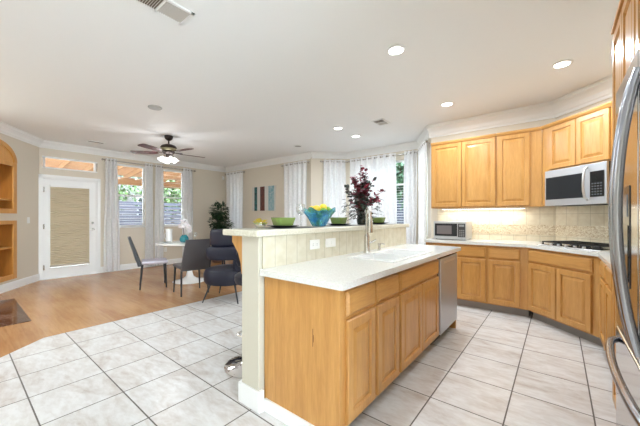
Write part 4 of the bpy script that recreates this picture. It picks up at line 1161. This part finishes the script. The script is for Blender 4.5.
for k in range(11): b.box(0, -.02, .05+.165*k, 17, .01, .05+.165*k+.13)
b.build('boards', M_fence, t)
t = thing('side_fence', 'board fence beyond the nook windows', 'fence', (9.2, -3, 0))
b = MB()
for k in range(14): b.box(-.02, 0, .02+.14*k, .02, 14, .02+.14*k+.125)
b.build('boards', M_fence, t)
def tree(x, y, h, r, label, seed, mat=M_tree):
    rr = random.Random(seed); t = thing('garden_tree', label, 'tree', (x, y, 0), 0, 'garden trees outside')
    b = MB(); b.tube([(0,0,-.03),(.05,.02,h*.5),(0,0,h)], [.10,.07,.04], 8)
    f = MB()
    for i in range(1100):
        u = rr.uniform(-1,1); a = rr.random()*2*pi; q_ = rr.random()**.5; d = Vector((math.sqrt(1-u*u)*cos(a), math.sqrt(1-u*u)*sin(a), u))
        p = Vector((0,0,h))+Vector((d.x*r, d.y*r, d.z*r*.8))*q_*(1+.2*sin(5*a+3*u))
        f.leaf(p, d+Vector((rr.uniform(-1,1),rr.uniform(-1,1),rr.uniform(-1,.5))), Vector((0,0,1)), .22, .12)
        if i % 60 == 0: b.tube([(0,0,h*.7), p], .012, 4)
    b.build('trunk', M_stemg, t, True); f.build('crown', mat, t)
tree(3.9, 14.6, 2.8, 1.5, 'leafy green tree seen through the left back window', 1)
tree(6.8, 14.8, 2.6, 1.4, 'leafy green tree seen through the right back window', 2)
tree(7.8, 3.2, 2.5, 1.1, 'leafy green tree outside the nook window', 3, M_hedge)
tree(7.7, 6.2, 2.4, 1.1, 'leafy green tree outside the dining wall windows', 4, M_hedge)

t = thing('sky_blocking_house', 'added grey stucco house behind the garden fence, blocking the bright sky', 'house', (0, 17, 0))  # house added to cover the bright sky behind the back windows
b = MB(); b.box(-4, 0, -.03, 15, 3, 3.6); b.build('wall', base('grey_stucco', srgb(128,122,120), .85), t)
b = MB(); MXr = Matrix(((0,0,1,0),(1,0,0,0),(0,1,0,0),(0,0,0,1))); b.prism([(-.5,3.55),(3.5,3.55),(1.5,5.0)], -4.5, 15.5, MXr); b.build('roof', base('brown_roof_tile', srgb(104,84,74), .85), t)
for x in (1.2, 6.0, 9.6):
    b = MB(); b.box(x, -.05, 1.2, x+1.2, -.0005, 2.3); wf = b.build('window_frame', M_white, t)
    b = MB(); b.box(x+.08, -.06, 1.28, x+1.12, -.0505, 2.22); b.build('glass', M_glassblack, wf)

t = thing('sky_blocking_house', 'added grey stucco house beyond the side fence, blocking sky light at the nook', 'house', (10.4, 3, 0))  # house added to cut the sky light reaching the nook curtains
b = MB(); b.box(0, -6, -.03, 4, 9, 4.6); b.build('wall', base('pale_stucco', srgb(140,136,136), .85), t)
b = MB(); b.bevbox(-.5, -6.4, 4.61, 4.5, 9.3, 4.85, .02); b.build('roof', base('dark_roof', srgb(90,80,76), .85), t)
for y in (-2.5, 1.0, 5.0):
    b = MB(); b.box(-.05, y, 1.2, -.0005, y+1.2, 2.3); wf = b.build('window_frame', M_white, t)
    b = MB(); b.box(-.06, y+.08, 1.28, -.0505, y+1.12, 2.22); b.build('glass', M_glassblack, wf)
